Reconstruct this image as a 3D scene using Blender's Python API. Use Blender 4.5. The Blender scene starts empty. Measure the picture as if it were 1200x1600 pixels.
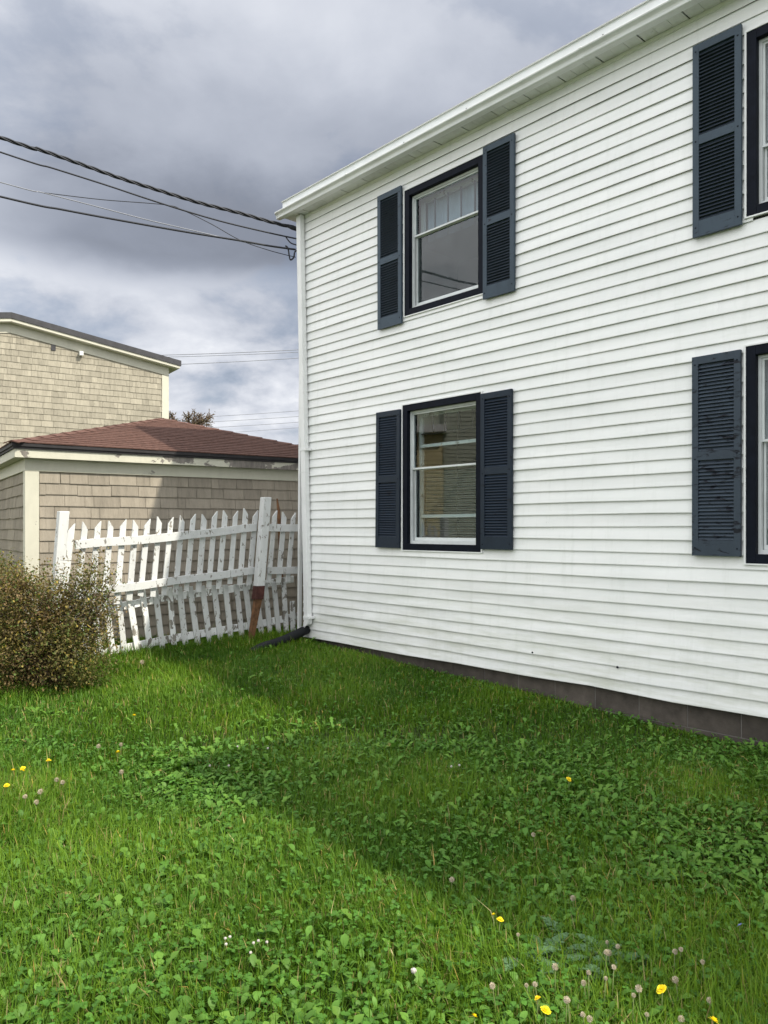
import bpy, math, random
import numpy as np
from mathutils import Vector, Matrix, Quaternion

R = math.radians
random.seed(7)
rng = np.random.default_rng(11)
scene = bpy.context.scene
COL = scene.collection

# ------------------------------------------------------------------ camera
H = 1.58                      # eye height
F = 1202.0                    # focal length in photograph pixels
cam_d = bpy.data.cameras.new('camera')
cam = bpy.data.objects.new('camera', cam_d)
COL.objects.link(cam)
cam.location = (0, 0, H)
cam.rotation_euler = (R(90), 0, 0)
cam_d.sensor_fit = 'VERTICAL'
cam_d.sensor_height = 36
cam_d.sensor_width = 27
cam_d.lens = 36 * F / 1600
cam_d.shift_y = 26 / 1600
cam_d.clip_start = 0.05
cam_d.clip_end = 3000
scene.camera = cam

# ------------------------------------------------------------------ sun and sky
SUN_EL = R(46)
az = Vector((0.874, -0.485, 0)).normalized()
sun_dir = Vector((az.x * math.cos(SUN_EL), az.y * math.cos(SUN_EL), math.sin(SUN_EL)))
sd = bpy.data.lights.new('sun', 'SUN')
sd.energy = 4.2
sd.angle = R(0.7)
sd.color = (1.0, 0.93, 0.80)
sun = bpy.data.objects.new('sun', sd)
COL.objects.link(sun)
sun.rotation_euler = sun_dir.to_track_quat('Z', 'Y').to_euler()

world = bpy.data.worlds.new('World')
scene.world = world
world.use_nodes = True
wn = world.node_tree.nodes
wl = world.node_tree.links
wn.clear()


def N(nodes, t, **kw):
    n = nodes.new(t)
    for k, v in kw.items():
        setattr(n, k, v)
    return n


def math_node(nodes, links, op, a, b=None, c=None, clamp=False):
    n = nodes.new('ShaderNodeMath')
    n.operation = op
    n.use_clamp = clamp
    for i, v in enumerate((a, b, c)):
        if v is None:
            continue
        if isinstance(v, (int, float)):
            n.inputs[i].default_value = v
        else:
            links.new(v, n.inputs[i])
    return n.outputs[0]


def build_sky():
    m = lambda *a, **k: math_node(wn, wl, *a, **k)
    out = N(wn, 'ShaderNodeOutputWorld')
    bg = N(wn, 'ShaderNodeBackground')
    bg.inputs['Strength'].default_value = 0.1
    sky = N(wn, 'ShaderNodeTexSky', sky_type='NISHITA')
    sky.sun_disc = False
    sky.sun_elevation = SUN_EL
    sky.sun_rotation = math.atan2(sun_dir.x, sun_dir.y)
    sky.air_density = 1.0
    tc = N(wn, 'ShaderNodeTexCoord')
    sep = N(wn, 'ShaderNodeSeparateXYZ')
    wl.new(tc.outputs['Generated'], sep.inputs[0])
    z = m('MAXIMUM', sep.outputs[2], 0.0)
    den = m('ADD', z, 0.30)
    u = m('DIVIDE', sep.outputs[0], den)
    v = m('DIVIDE', sep.outputs[1], den)
    cmb = N(wn, 'ShaderNodeCombineXYZ')
    wl.new(u, cmb.inputs[0])
    wl.new(v, cmb.inputs[1])
    cmb.inputs[2].default_value = SKY_SEED
    n1 = N(wn, 'ShaderNodeTexNoise')
    n1.inputs['Scale'].default_value = 1.15
    n1.inputs['Detail'].default_value = 4
    n1.inputs['Roughness'].default_value = 0.5
    n1.inputs['Distortion'].default_value = 0.35
    wl.new(cmb.outputs[0], n1.inputs['Vector'])
    n2 = N(wn, 'ShaderNodeTexNoise')
    n2.inputs['Scale'].default_value = 3.4
    n2.inputs['Detail'].default_value = 9
    n2.inputs['Roughness'].default_value = 0.56
    n2.inputs['Distortion'].default_value = 0.15
    wl.new(cmb.outputs[0], n2.inputs['Vector'])
    # overcast raised to light the shaded house wall, brighter overhead, broken into soft lumps
    x, y = sep.outputs[0], sep.outputs[1]
    nz = m('SUBTRACT', n1.outputs[0], 0.5)
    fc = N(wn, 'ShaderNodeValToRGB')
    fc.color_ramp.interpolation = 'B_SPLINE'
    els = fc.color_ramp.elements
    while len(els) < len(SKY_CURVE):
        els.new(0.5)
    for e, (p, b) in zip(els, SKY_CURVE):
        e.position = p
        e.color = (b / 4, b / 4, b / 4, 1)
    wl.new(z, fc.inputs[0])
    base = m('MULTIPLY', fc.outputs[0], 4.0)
    # only sky ahead is dimmed, with the dark cloud bank: sharp lower edge, fading upwards
    dz = m('ADD', m('MULTIPLY', nz, 0.10), m('MULTIPLY', m('SUBTRACT', n2.outputs[0], 0.5), 0.10))
    dz = m('ADD', dz, m('MULTIPLY', x, 0.05))
    bank = N(wn, 'ShaderNodeValToRGB')
    bank.color_ramp.interpolation = 'EASE'
    be = bank.color_ramp.elements
    while len(be) < len(BANK):
        be.new(0.5)
    for e, (p, b) in zip(be, BANK):
        e.position = p
        e.color = (b, b, b, 1)
    wl.new(m('ADD', z, dz), bank.inputs[0])
    off = m('ADD', m('ABSOLUTE', m('SUBTRACT', x, 0.10)), m('MULTIPLY', m('MAXIMUM', m('SUBTRACT', 0.45, y), 0.0), 1.0))
    win = N(wn, 'ShaderNodeMapRange', interpolation_type='SMOOTHSTEP')
    win.inputs['From Min'].default_value = 0.42
    win.inputs['From Max'].default_value = 0.95
    win.inputs['To Min'].default_value = 1.0
    win.inputs['To Max'].default_value = 0.0
    wl.new(m('ADD', off, m('MULTIPLY', nz, 0.25)), win.inputs['Value'])
    fac = m('ADD', m('MULTIPLY', m('SUBTRACT', bank.outputs[0], 1.0), win.outputs[0]), 1.0)
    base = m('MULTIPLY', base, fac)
    low = N(wn, 'ShaderNodeMapRange')
    low.inputs['From Min'].default_value = 0.22
    low.inputs['From Max'].default_value = 0.36
    low.inputs['To Min'].default_value = 2.3
    low.inputs['To Max'].default_value = 0.6
    wl.new(z, low.inputs['Value'])
    det = m('MULTIPLY', m('SUBTRACT', n2.outputs[0], 0.5), low.outputs[0])
    k = m('ADD', m('ADD', 1.0, det), m('MULTIPLY', nz, 0.7))
    k = m('MAXIMUM', k, 0.4)
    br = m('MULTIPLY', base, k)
    # bluish when dark, neutral when bright
    tint = N(wn, 'ShaderNodeValToRGB')
    t = tint.color_ramp.elements
    t[0].position = 0.28
    t[0].color = (0.86, 0.95, 1.16, 1)
    t[1].position = 0.80
    t[1].color = (0.985, 1.0, 1.035, 1)
    wl.new(br, tint.inputs[0])
    mul = N(wn, 'ShaderNodeVectorMath', operation='SCALE')
    wl.new(tint.outputs[0], mul.inputs[0])
    wl.new(m('MULTIPLY', br, 10.0), mul.inputs['Scale'])
    # thin spots let the blue sky through
    gap = N(wn, 'ShaderNodeMapRange')
    gap.inputs['From Min'].default_value = 0.36
    gap.inputs['From Max'].default_value = 0.46
    gap.inputs['To Min'].default_value = 0.45
    gap.inputs['To Max'].default_value = 0.0
    wl.new(n2.outputs[0], gap.inputs['Value'])
    mix = N(wn, 'ShaderNodeMix', data_type='RGBA')
    wl.new(m('MULTIPLY', gap.outputs[0], 0.5), mix.inputs['Factor'])
    wl.new(mul.outputs[0], mix.inputs['A'])
    wl.new(sky.outputs[0], mix.inputs['B'])
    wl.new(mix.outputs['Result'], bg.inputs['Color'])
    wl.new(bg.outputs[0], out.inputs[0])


SKY_SEED = 3.3
SKY_CURVE = [(0.0, 1.22), (.2, 1.17), (.45, 1.22), (.62, 1.4), (.8, 1.7), (1.0, 1.95)]  # whole-sky brightness, raised beyond the view to light the house wall
BANK = [(0.0, .64), (.16, .58), (.265, .48), (.325, .20), (.36, .20), (.45, .32), (.57, .43), (.72, .85)]   # cloud bank and dimmed sky ahead, brightness by height
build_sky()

vs = scene.view_settings
scene.display_settings.display_device = 'sRGB'
vs.view_transform = 'Standard'
vs.look = 'None'
vs.exposure = 0.3
vs.gamma = 1.0
vs.use_curve_mapping = False
scene.cycles.max_bounces = 10
scene.cycles.transparent_max_bounces = 12
scene.cycles.caustics_reflective = False
scene.cycles.caustics_refractive = False

# ------------------------------------------------------------------ helpers


def px(x, y, Y):
    """photograph pixel at distance Y ahead of the camera -> world point"""
    return Vector(((x - 600) / F * Y, Y, H + (826 - y) / F * Y))


def ground_z(x, y):
    t = (y - 4.7)
    g = 0.048 * (0.5 * (t + math.sqrt(t * t + 0.5)))
    return min(g, 0.26) + 0.012 * math.sin(1.7 * x + .6) * math.sin(1.3 * y)


def ground_z_np(x, y):
    t = y - 4.7
    g = 0.048 * (0.5 * (t + np.sqrt(t * t + 0.5)))
    return np.minimum(g, 0.26) + 0.012 * np.sin(1.7 * x + .6) * np.sin(1.3 * y)


def px_ground(x, y, lift=0.0):
    """where the ray through a pixel meets the lawn (raised by lift)"""
    Y = 5.0
    for _ in range(30):
        X = (x - 600) / F * Y
        Y = F * (H - ground_z(X, Y) - lift) / (y - 826)
    X = (x - 600) / F * Y
    return Vector((X, Y, ground_z(X, Y)))


def link(name, mesh, mat=None, parent=None, loc=None, rot=None, label=None, cat=None, group=None, kind=None):
    o = bpy.data.objects.new(name, mesh)
    COL.objects.link(o)
    if mat is not None and mesh is not None and not mesh.materials:
        mesh.materials.append(mat)
    if parent is not None:
        o.parent = parent
    if loc is not None:
        o.location = loc
    if rot is not None:
        o.rotation_euler = rot
    for k, val in (('label', label), ('category', cat), ('group', group), ('kind', kind)):
        if val:
            o[k] = val
    return o


def empty(name, loc=(0, 0, 0), rot=(0, 0, 0), **kw):
    o = link(name, None, None, None, loc, rot, **kw)
    o.empty_display_size = 0.1
    return o


class MB:
    def __init__(s):
        s.v = []
        s.f = []

    def quad(s, *p):
        i = len(s.v)
        s.v += [tuple(q) for q in p]
        s.f.append(tuple(range(i, i + len(p))))

    def box(s, x0, x1, y0, y1, z0, z1):
        i = len(s.v)
        s.v += [(x0, y0, z0), (x1, y0, z0), (x1, y1, z0), (x0, y1, z0), (x0, y0, z1), (x1, y0, z1), (x1, y1, z1), (x0, y1, z1)]
        s.f += [tuple(i + k for k in q) for q in ((0, 3, 2, 1), (4, 5, 6, 7), (0, 1, 5, 4), (1, 2, 6, 5), (2, 3, 7, 6), (3, 0, 4, 7))]
        return s

    def prism(s, prof, axis_pts):
        """loft closed profiles: list of rings (each a list of points)"""
        i = len(s.v)
        n = len(prof[0])
        for ring in prof:
            s.v += [tuple(q) for q in ring]
        for k in range(len(prof) - 1):
            for j in range(n):
                a = i + k * n + j
                b = i + k * n + (j + 1) % n
                s.f.append((a, b, b + n, a + n))
        s.f.append(tuple(i + j for j in reversed(range(n))))
        s.f.append(tuple(i + (len(prof) - 1) * n + j for j in range(n)))
        return s

    def tube(s, pts, rad, n=8):
        pts = [Vector(p) for p in pts]
        rings = []
        up = Vector((0, 0, 1))
        for k, p in enumerate(pts):
            a = pts[max(k - 1, 0)]
            b = pts[min(k + 1, len(pts) - 1)]
            t = (b - a).normalized()
            ref = up if abs(t.z) < .95 else Vector((1, 0, 0))
            e1 = t.cross(ref).normalized()
            e2 = e1.cross(t).normalized()
            r = rad[k] if isinstance(rad, (list, tuple)) else rad
            rings.append([p + r * (math.cos(2 * math.pi * j / n) * e1 + math.sin(2 * math.pi * j / n) * e2) for j in range(n)])
        return s.prism(rings, None)

    def beam(s, a, b, w, h, up=(0, 0, 1), side=None):
        """rectangular bar from a to b, w across (horizontal), h along up"""
        a = Vector(a)
        b = Vector(b)
        t = (b - a).normalized()
        if side is None:
            e1 = t.cross(Vector(up)).normalized()
        else:
            e1 = Vector(side).normalized()
        e2 = e1.cross(t).normalized()
        r = []
        for p in (a, b):
            r.append([p - e1 * w / 2 - e2 * h / 2, p + e1 * w / 2 - e2 * h / 2, p + e1 * w / 2 + e2 * h / 2, p - e1 * w / 2 + e2 * h / 2])
        return s.prism(r, None)

    def mesh(s, name, smooth=False, fix=True):
        me = bpy.data.meshes.new(name)
        me.from_pydata(s.v, [], s.f)
        if fix:
            import bmesh
            bm = bmesh.new()
            bm.from_mesh(me)
            bmesh.ops.recalc_face_normals(bm, faces=bm.faces)
            bm.to_mesh(me)
            bm.free()
        if smooth:
            me.polygons.foreach_set('use_smooth', [True] * len(me.polygons))
        me.update()
        return me

    def build(s, name, mat, parent=None, smooth=False, fix=True, bevel=0, **kw):
        o = link(name, s.mesh(name, smooth, fix), mat, parent, **kw)
        if bevel:
            b = o.modifiers.new('bevel', 'BEVEL')
            b.width = bevel
            b.segments = 2
            b.limit_method = 'ANGLE'
        return o


# ------------------------------------------------------------------ materials
MATS = {}


def new_mat(name):
    m = bpy.data.materials.new(name)
    m.use_nodes = True
    n = m.node_tree.nodes
    l = m.node_tree.links
    b = n['Principled BSDF']
    MATS[name] = m
    return m, n, l, b


def noise(n, l, scale, detail=5, rough=.55, vec=None, mapping=None, dist=0.0, obj=False):
    tx = N(n, 'ShaderNodeTexNoise')
    tx.inputs['Scale'].default_value = scale
    tx.inputs['Detail'].default_value = detail
    tx.inputs['Roughness'].default_value = rough
    tx.inputs['Distortion'].default_value = dist
    if vec is None:
        if obj:
            g = N(n, 'ShaderNodeTexCoord').outputs['Object']
        else:
            g = N(n, 'ShaderNodeNewGeometry').outputs['Position']
        vec = g
    if mapping:
        mp = N(n, 'ShaderNodeMapping')
        mp.inputs['Scale'].default_value = mapping
        l.new(vec, mp.inputs[0])
        vec = mp.outputs[0]
    l.new(vec, tx.inputs['Vector'])
    return tx.outputs[0]


def ramp(n, l, fac, stops):
    r = N(n, 'ShaderNodeValToRGB')
    e = r.color_ramp.elements
    while len(e) < len(stops):
        e.new(.5)
    for k, (p, c) in zip(e, stops):
        k.position = p
        k.color = (c, c, c, 1) if isinstance(c, (int, float)) else (*c, 1)
    l.new(fac, r.inputs[0])
    return r.outputs[0]


def mixc(n, l, fac, a, b, mode='MIX'):
    x = N(n, 'ShaderNodeMix', data_type='RGBA', blend_type=mode)
    for nm, v in (('Factor', fac), ('A', a), ('B', b)):
        if isinstance(v, (int, float)):
            x.inputs[nm].default_value = v
        elif isinstance(v, tuple):
            x.inputs[nm].default_value = (*v, 1)
        else:
            l.new(v, x.inputs[nm])
    return x.outputs['Result']


def bump(n, l, b, h, strength=.3, dist=.01):
    bp = N(n, 'ShaderNodeBump')
    bp.inputs['Strength'].default_value = strength
    bp.inputs['Distance'].default_value = dist
    l.new(h, bp.inputs['Height'])
    l.new(bp.outputs[0], b.inputs['Normal'])


def obj_random(n, l, lo, hi):
    oi = N(n, 'ShaderNodeObjectInfo')
    mr = N(n, 'ShaderNodeMapRange')
    mr.inputs['To Min'].default_value = lo
    mr.inputs['To Max'].default_value = hi
    l.new(oi.outputs['Random'], mr.inputs['Value'])
    return mr.outputs[0]


def scale_col(n, l, col, fac):
    s = N(n, 'ShaderNodeVectorMath', operation='SCALE')
    l.new(col, s.inputs[0])
    l.new(fac, s.inputs['Scale'])
    return s.outputs[0]


def simple(name, col, rough=.6, var=.15, scale=6, spec=.4, bumpy=0, metal=0, mapping=None, rnd=0, obj=False):
    m, n, l, b = new_mat(name)
    f = noise(n, l, scale, 6, .6, mapping=mapping, obj=obj)
    f = ramp(n, l, f, [(.3, 1 - var), (.7, 1 + var)]) if False else f
    lo = tuple(c * (1 - var) for c in col)
    hi = tuple(min(c * (1 + var), 1) for c in col)
    c = ramp(n, l, f, [(.28, lo), (.72, hi)])
    if rnd:
        c = scale_col(n, l, c, obj_random(n, l, 1 - rnd, 1 + rnd))
    l.new(c, b.inputs['Base Color'])
    b.inputs['Roughness'].default_value = rough
    b.inputs['Specular IOR Level'].default_value = spec
    b.inputs['Metallic'].default_value = metal
    if bumpy:
        bump(n, l, b, noise(n, l, scale * 8, 4, .6, mapping=mapping, obj=obj), bumpy, .004)
    return m


def siding_mat():
    m, n, l, b = new_mat('white_siding')
    c0 = ramp(n, l, noise(n, l, 1.6, 6, .6, mapping=(1, 1, 3)), [(.3, (.80, .815, .80)), (.7, (.875, .88, .865))])
    # faint vertical run-off streaks
    st = ramp(n, l, noise(n, l, 5, 5, .65, mapping=(3, 3, .25)), [(.52, 0.0), (.75, 1.0)])
    c1 = mixc(n, l, math_node(n, l, 'MULTIPLY', st, .28), c0, (.60, .62, .58))
    # fine dirt specks
    sp = ramp(n, l, noise(n, l, 85, 2, .5), [(.70, 0.0), (.76, 1.0)])
    pa = ramp(n, l, noise(n, l, 2.2, 3, .5), [(.5, 0.0), (.7, 1.0)])
    c2 = mixc(n, l, math_node(n, l, 'MULTIPLY', math_node(n, l, 'MULTIPLY', sp, pa), .55), c1, (.22, .22, .19))
    # green-grey algae on the lowest courses (splash zone)
    g = N(n, 'ShaderNodeSeparateXYZ')
    l.new(N(n, 'ShaderNodeNewGeometry').outputs['Position'], g.inputs[0])
    mr = N(n, 'ShaderNodeMapRange')
    mr.inputs['From Min'].default_value = 1.25
    mr.inputs['From Max'].default_value = 0.25
    l.new(g.outputs[2], mr.inputs['Value'])
    al = math_node(n, l, 'MULTIPLY', mr.outputs[0], ramp(n, l, noise(n, l, 3.0, 7, .65, mapping=(.5, .5, 4)), [(.42, 0.0), (.68, .75)]))
    c3 = mixc(n, l, al, c2, (.50, .52, .42))
    c3 = scale_col(n, l, c3, obj_random(n, l, .965, 1.02))
    l.new(c3, b.inputs['Base Color'])
    b.inputs['Roughness'].default_value = .42
    bump(n, l, b, noise(n, l, 26, 4, .55, mapping=(.35, .35, 2.2)), .12, .004)
    return m


def peel_mat(name, paint, under, thr=(.56, .60), scale=7, mapping=(1, 1, 1), rough=.55, rnd=.05, dirt=.3, obj=False, grow=None, spec=.4):
    m, n, l, b = new_mat(name)
    b.inputs['Specular IOR Level'].default_value = spec
    f = noise(n, l, scale, 8, .62, mapping=mapping, obj=obj, dist=.4)
    if grow:      # the flaking gets worse along the board
        sx = N(n, 'ShaderNodeSeparateXYZ')
        l.new(N(n, 'ShaderNodeNewGeometry').outputs['Position'], sx.inputs[0])
        mr = N(n, 'ShaderNodeMapRange')
        mr.inputs['From Min'].default_value = grow[0]
        mr.inputs['From Max'].default_value = grow[1]
        mr.inputs['To Min'].default_value = -.13
        mr.inputs['To Max'].default_value = .04
        l.new(sx.outputs[0], mr.inputs['Value'])
        f = math_node(n, l, 'ADD', f, mr.outputs[0])
    pk = ramp(n, l, f, [(thr[0], 0.0), (thr[1], 1.0)])
    wood = ramp(n, l, noise(n, l, 30, 5, .6, mapping=(1, 1, .2), obj=obj), [(.3, tuple(c * .6 for c in under)), (.7, tuple(c * 1.3 for c in under))])
    dirtf = ramp(n, l, noise(n, l, 9, 6, .65, mapping=(1, 1, .4), obj=obj), [(.45, 0.0), (.75, dirt)])
    pc = mixc(n, l, dirtf, paint, tuple(c * .55 for c in paint))
    c = mixc(n, l, pk, pc, wood)
    c = scale_col(n, l, c, obj_random(n, l, 1 - rnd, 1 + rnd))
    l.new(c, b.inputs['Base Color'])
    b.inputs['Roughness'].default_value = rough
    bump(n, l, b, math_node(n, l, 'SUBTRACT', 1.0, pk), .35, .003)
    return m


def shingle_mat(name, col, dark):
    m, n, l, b = new_mat(name)
    f = noise(n, l, 5, 7, .65, mapping=(3, 3, .6))
    c = ramp(n, l, f, [(.30, tuple(k * .80 for k in col)), (.68, tuple(k * 1.10 for k in col))])
    gr = ramp(n, l, noise(n, l, 14, 6, .7, mapping=(2.2, 2.2, .5)), [(.56, 0.0), (.72, dark)])
    c = mixc(n, l, gr, c, tuple(k * .38 for k in col))
    c = scale_col(n, l, c, obj_random(n, l, .84, 1.10))
    l.new(c, b.inputs['Base Color'])
    b.inputs['Roughness'].default_value = .85
    b.inputs['Specular IOR Level'].default_value = .2
    bump(n, l, b, noise(n, l, 30, 4, .6, mapping=(3, 3, .25)), .5, .006)
    return m


def glass_mat(name, ior=1.55, tint=(.85, .9, .9)):
    m, n, l, b = new_mat(name)
    n.remove(b)
    out = n['Material Output']
    tr = N(n, 'ShaderNodeBsdfTransparent')
    tr.inputs[0].default_value = (*tint, 1)
    gl = N(n, 'ShaderNodeBsdfGlossy')
    gl.inputs['Roughness'].default_value = 0.012
    gl.inputs['Color'].default_value = (1, 1, 1, 1)
    fr = N(n, 'ShaderNodeFresnel')
    fr.inputs['IOR'].default_value = ior
    bp = N(n, 'ShaderNodeBump')
    bp.inputs['Strength'].default_value = .06
    bp.inputs['Distance'].default_value = .01
    l.new(noise(n, l, 2.2, 2, .4), bp.inputs['Height'])
    l.new(bp.outputs[0], gl.inputs['Normal'])
    mx = N(n, 'ShaderNodeMixShader')
    # only the outer face of the thin pane mirrors
    bf = N(n, 'ShaderNodeNewGeometry').outputs['Backfacing']
    l.new(math_node(n, l, 'MULTIPLY', fr.outputs[0], math_node(n, l, 'SUBTRACT', 1.0, bf)), mx.inputs[0])
    l.new(tr.outputs[0], mx.inputs[1])
    l.new(gl.outputs[0], mx.inputs[2])
    l.new(mx.outputs[0], out.inputs['Surface'])
    return m


def screen_mat():
    m, n, l, b = new_mat('insect_screen')
    out = n['Material Output']
    c = ramp(n, l, noise(n, l, 9, 8, .65, mapping=(1, 1, .7), dist=.2), [(.36, (.030, .031, .034)), (.70, (.10, .10, .105))])
    l.new(c, b.inputs['Base Color'])
    b.inputs['Roughness'].default_value = .8
    tr = N(n, 'ShaderNodeBsdfTransparent')
    mx = N(n, 'ShaderNodeMixShader')
    mx.inputs[0].default_value = .62
    l.new(tr.outputs[0], mx.inputs[1])
    l.new(b.outputs[0], mx.inputs[2])
    l.new(mx.outputs[0], out.inputs['Surface'])
    return m


def leaf_mat(name, rough=.5, trans=.3, spec=.35, sat=1.0):
    m, n, l, b = new_mat(name)
    out = n['Material Output']
    at = N(n, 'ShaderNodeAttribute')
    at.attribute_name = 'tint'
    l.new(at.outputs['Color'], b.inputs['Base Color'])
    b.inputs['Roughness'].default_value = rough
    b.inputs['Specular IOR Level'].default_value = spec
    tl = N(n, 'ShaderNodeBsdfTranslucent')
    sc = N(n, 'ShaderNodeVectorMath', operation='MULTIPLY')
    sc.inputs[1].default_value = (1.25, 1.35, .8)
    l.new(at.outputs['Color'], sc.inputs[0])
    l.new(sc.outputs[0], tl.inputs[0])
    mx = N(n, 'ShaderNodeMixShader')
    mx.inputs[0].default_value = trans
    l.new(b.outputs[0], mx.inputs[1])
    l.new(tl.outputs[0], mx.inputs[2])
    l.new(mx.outputs[0], out.inputs['Surface'])
    return m


M_SIDING = siding_mat()
M_FELT = simple('building_felt', (.03, .03, .028), .9, .2, 10)
M_WHITE = peel_mat('white_trim_paint', (.82, .83, .82), (.45, .43, .40), (.70, .74), 5, (1, 1, 1), .4, .02, .22)
M_FENCE = peel_mat('fence_paint', (.62, .63, .62), (.24, .22, .19), (.60, .625), 15, (1.6, 1.6, .8), .55, .07, .34)
M_FENCE_OLD = peel_mat('weathered_fence_paint', (.80, .81, .80), (.26, .24, .21), (.535, .56), 11, (1.6, 1.6, .8), .6, .12, .45)
M_CREAM = peel_mat('cream_trim', (.55, .535, .44), (.30, .28, .25), (.66, .69), 4, (1, 1, 1), .55, .03, .2)
M_CREAM_PEEL = peel_mat('peeling_cream_fascia', (.55, .535, .44), (.20, .18, .16), (.485, .50), 3.2, (1, 1, 1.6), .6, .0, .3, grow=(-3.75, -1.2))
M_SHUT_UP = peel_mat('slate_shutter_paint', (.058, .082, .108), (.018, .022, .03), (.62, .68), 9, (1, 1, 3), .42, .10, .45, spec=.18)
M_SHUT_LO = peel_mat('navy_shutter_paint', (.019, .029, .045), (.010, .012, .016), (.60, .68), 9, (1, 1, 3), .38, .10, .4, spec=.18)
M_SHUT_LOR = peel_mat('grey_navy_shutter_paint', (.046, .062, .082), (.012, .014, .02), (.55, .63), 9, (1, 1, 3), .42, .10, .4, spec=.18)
M_CASING = simple('navy_casing_paint', (.0065, .0085, .015), .5, .3, 12, spec=.08)
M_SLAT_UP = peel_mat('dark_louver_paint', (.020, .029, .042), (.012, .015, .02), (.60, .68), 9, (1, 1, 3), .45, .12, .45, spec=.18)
M_ALU = simple('white_aluminium', (.66, .69, .69), .35, .08, 10)
M_ROOF = simple('white_roof_edge', (.80, .82, .82), .35, .05, 4, bumpy=.05)
M_GUTTER = simple('white_gutter', (.74, .755, .74), .3, .08, 3)
M_SOFFIT = peel_mat('soffit_panel', (.70, .715, .69), (.12, .12, .10), (.68, .76), 5, (1, 1, 1), .5, .05, .4)
M_BLOCK = simple('weathered_concrete', (.080, .068, .057), .9, .4, 7, bumpy=.6, rnd=.16)
M_MORTAR = simple('mortar', (.17, .16, .145), .95, .2, 20)
M_DARK = simple('dark_interior', (.055, .055, .058), .9, .2, 2)
M_MIRROR_LINES = simple('grey_mirror_lines', (.30, .31, .31), .7, .1, 6)  # grey of the slats that imitate mirrored siding
M_MUNTIN = simple('dark_muntin_paint', (.07, .08, .10), .5, .2, 10)
M_CURTAIN = simple('pale_window_shade', (.34, .39, .47), .9, .15, 3)
M_SASH = peel_mat('old_sash_paint', (.55, .56, .56), (.22, .21, .2), (.58, .62), 10, (1, 1, 1), .5, 0, .3)
M_GLASS = glass_mat('window_glass', 1.62)
M_SCREEN = screen_mat()
M_BLACK = simple('black_plastic', (.012, .013, .015), .55, .2, 20, spec=.2)
M_CABLE = simple('black_cable', (.02, .022, .028), .6, .2, 10)
M_CABLE_G = simple('grey_cable', (.25, .26, .29), .5, .1, 10)
M_RUST = simple('rusty_iron', (.15, .075, .035), .9, .55, 14, bumpy=.7)
M_RUSTD = simple('dark_rust', (.07, .025, .02), .9, .5, 14, bumpy=.8)
M_SHINGLE = shingle_mat('tan_cedar_shingle', (.305, .27, .218), .35)
M_SHINGLE2 = shingle_mat('sandy_cedar_shingle', (.365, .335, .265), .75)
M_ASPHALT = simple('brown_asphalt_shingle', (.105, .058, .046), .95, .35, 22, spec=.15, bumpy=.5, mapping=(1, 1, 1), rnd=.1)
M_DRIP = simple('black_roof_edge', (.022, .02, .022), .7, .35, 8)
M_ROOFDARK = simple('dark_roof_flashing', (.045, .045, .05), .7, .25, 8)
M_YELLOW = simple('pale_yellow_siding', (.74, .64, .36), .5, .06, 3, rnd=.03)
M_GREEN = simple('pale_green_siding', (.52, .56, .46), .5, .06, 3, rnd=.03)
M_BARK = simple('shrub_bark', (.10, .07, .05), .9, .3, 30)
M_SOIL = simple('lawn_soil', (.040, .055, .020), .95, .45, 14, spec=.1, bumpy=.6)
M_GRASS = leaf_mat('grass_blade', .52, .26, .18)
M_LEAF = leaf_mat('weed_leaf', .5, .24, .2)
M_SHRUBLEAF = leaf_mat('shrub_leaf', .55, .3, .2)
M_PETAL = simple('dandelion_yellow', (.88, .68, .012), .6, .15, 80)
M_CLOVERW = simple('clover_white', (.58, .54, .50), .8, .15, 80)
M_CHICORY = simple('chicory_blue', (.30, .34, .72), .7, .15, 80)
M_SEED = simple('seed_fluff', (.46, .40, .29), .9, .2, 60)
M_STEM = simple('flower_stem', (.13, .17, .05), .6, .2, 40)

# ------------------------------------------------------------------ ground
HC = Vector((-.95, 9.36))       # far corner of the white house
HU = Vector((.670, -.742)).normalized()   # along its wall, towards the camera
HN = Vector((-.742, -.670)).normalized()  # out of the wall
GS = .86
GK = Vector((-4.64, 10.0)) * GS      # near corner of the garage
GU = Vector((.832, .555)).normalized()    # along the garage front
GV = Vector((-.555, .832)).normalized()   # into the garage
GW = 5.2 * GS


def ground():
    def axis(c, far):
        near = np.arange(c - 14, c + 14.01, .35)
        k = np.array([20, 30, 45, 70, 120, 220, 420, 900.])
        return np.concatenate([(c - k)[::-1], near, c + k])
    xs = axis(-1, 900)
    ys = axis(6, 900)
    X, Y = np.meshgrid(xs, ys)
    Z = ground_z_np(X, Y)
    nx, ny = len(xs), len(ys)
    v = np.stack([X, Y, Z], -1).reshape(-1, 3)
    f = []
    for j in range(ny - 1):
        for i in range(nx - 1):
            a = j * nx + i
            f.append((a, a + 1, a + 1 + nx, a + nx))
    me = bpy.data.meshes.new('ground')
    me.from_pydata(v.tolist(), [], f)
    me.polygons.foreach_set('use_smooth', [True] * len(f))
    link('ground', me, M_SOIL, kind='structure', label='grassy backyard ground sloping gently up to the house corner', cat='ground')


ground()

# ------------------------------------------------------------------ the white house
ZB = H - 1.315          # bottom of the siding
ZS = H + 3.805          # soffit line at the wall
EXPO = (ZS - ZB) / 50
HL = 8.4               # length of the long wall, up to the wing
HD = 8.5                # depth of the house
house = empty('white_house', (HC.x, HC.y, 0), (0, 0, math.atan2(HU.y, HU.x)),
              label='white two-storey clapboard house with dark louvered shutters, filling the right half', cat='house')


def zz(r):
    return H + r


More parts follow.
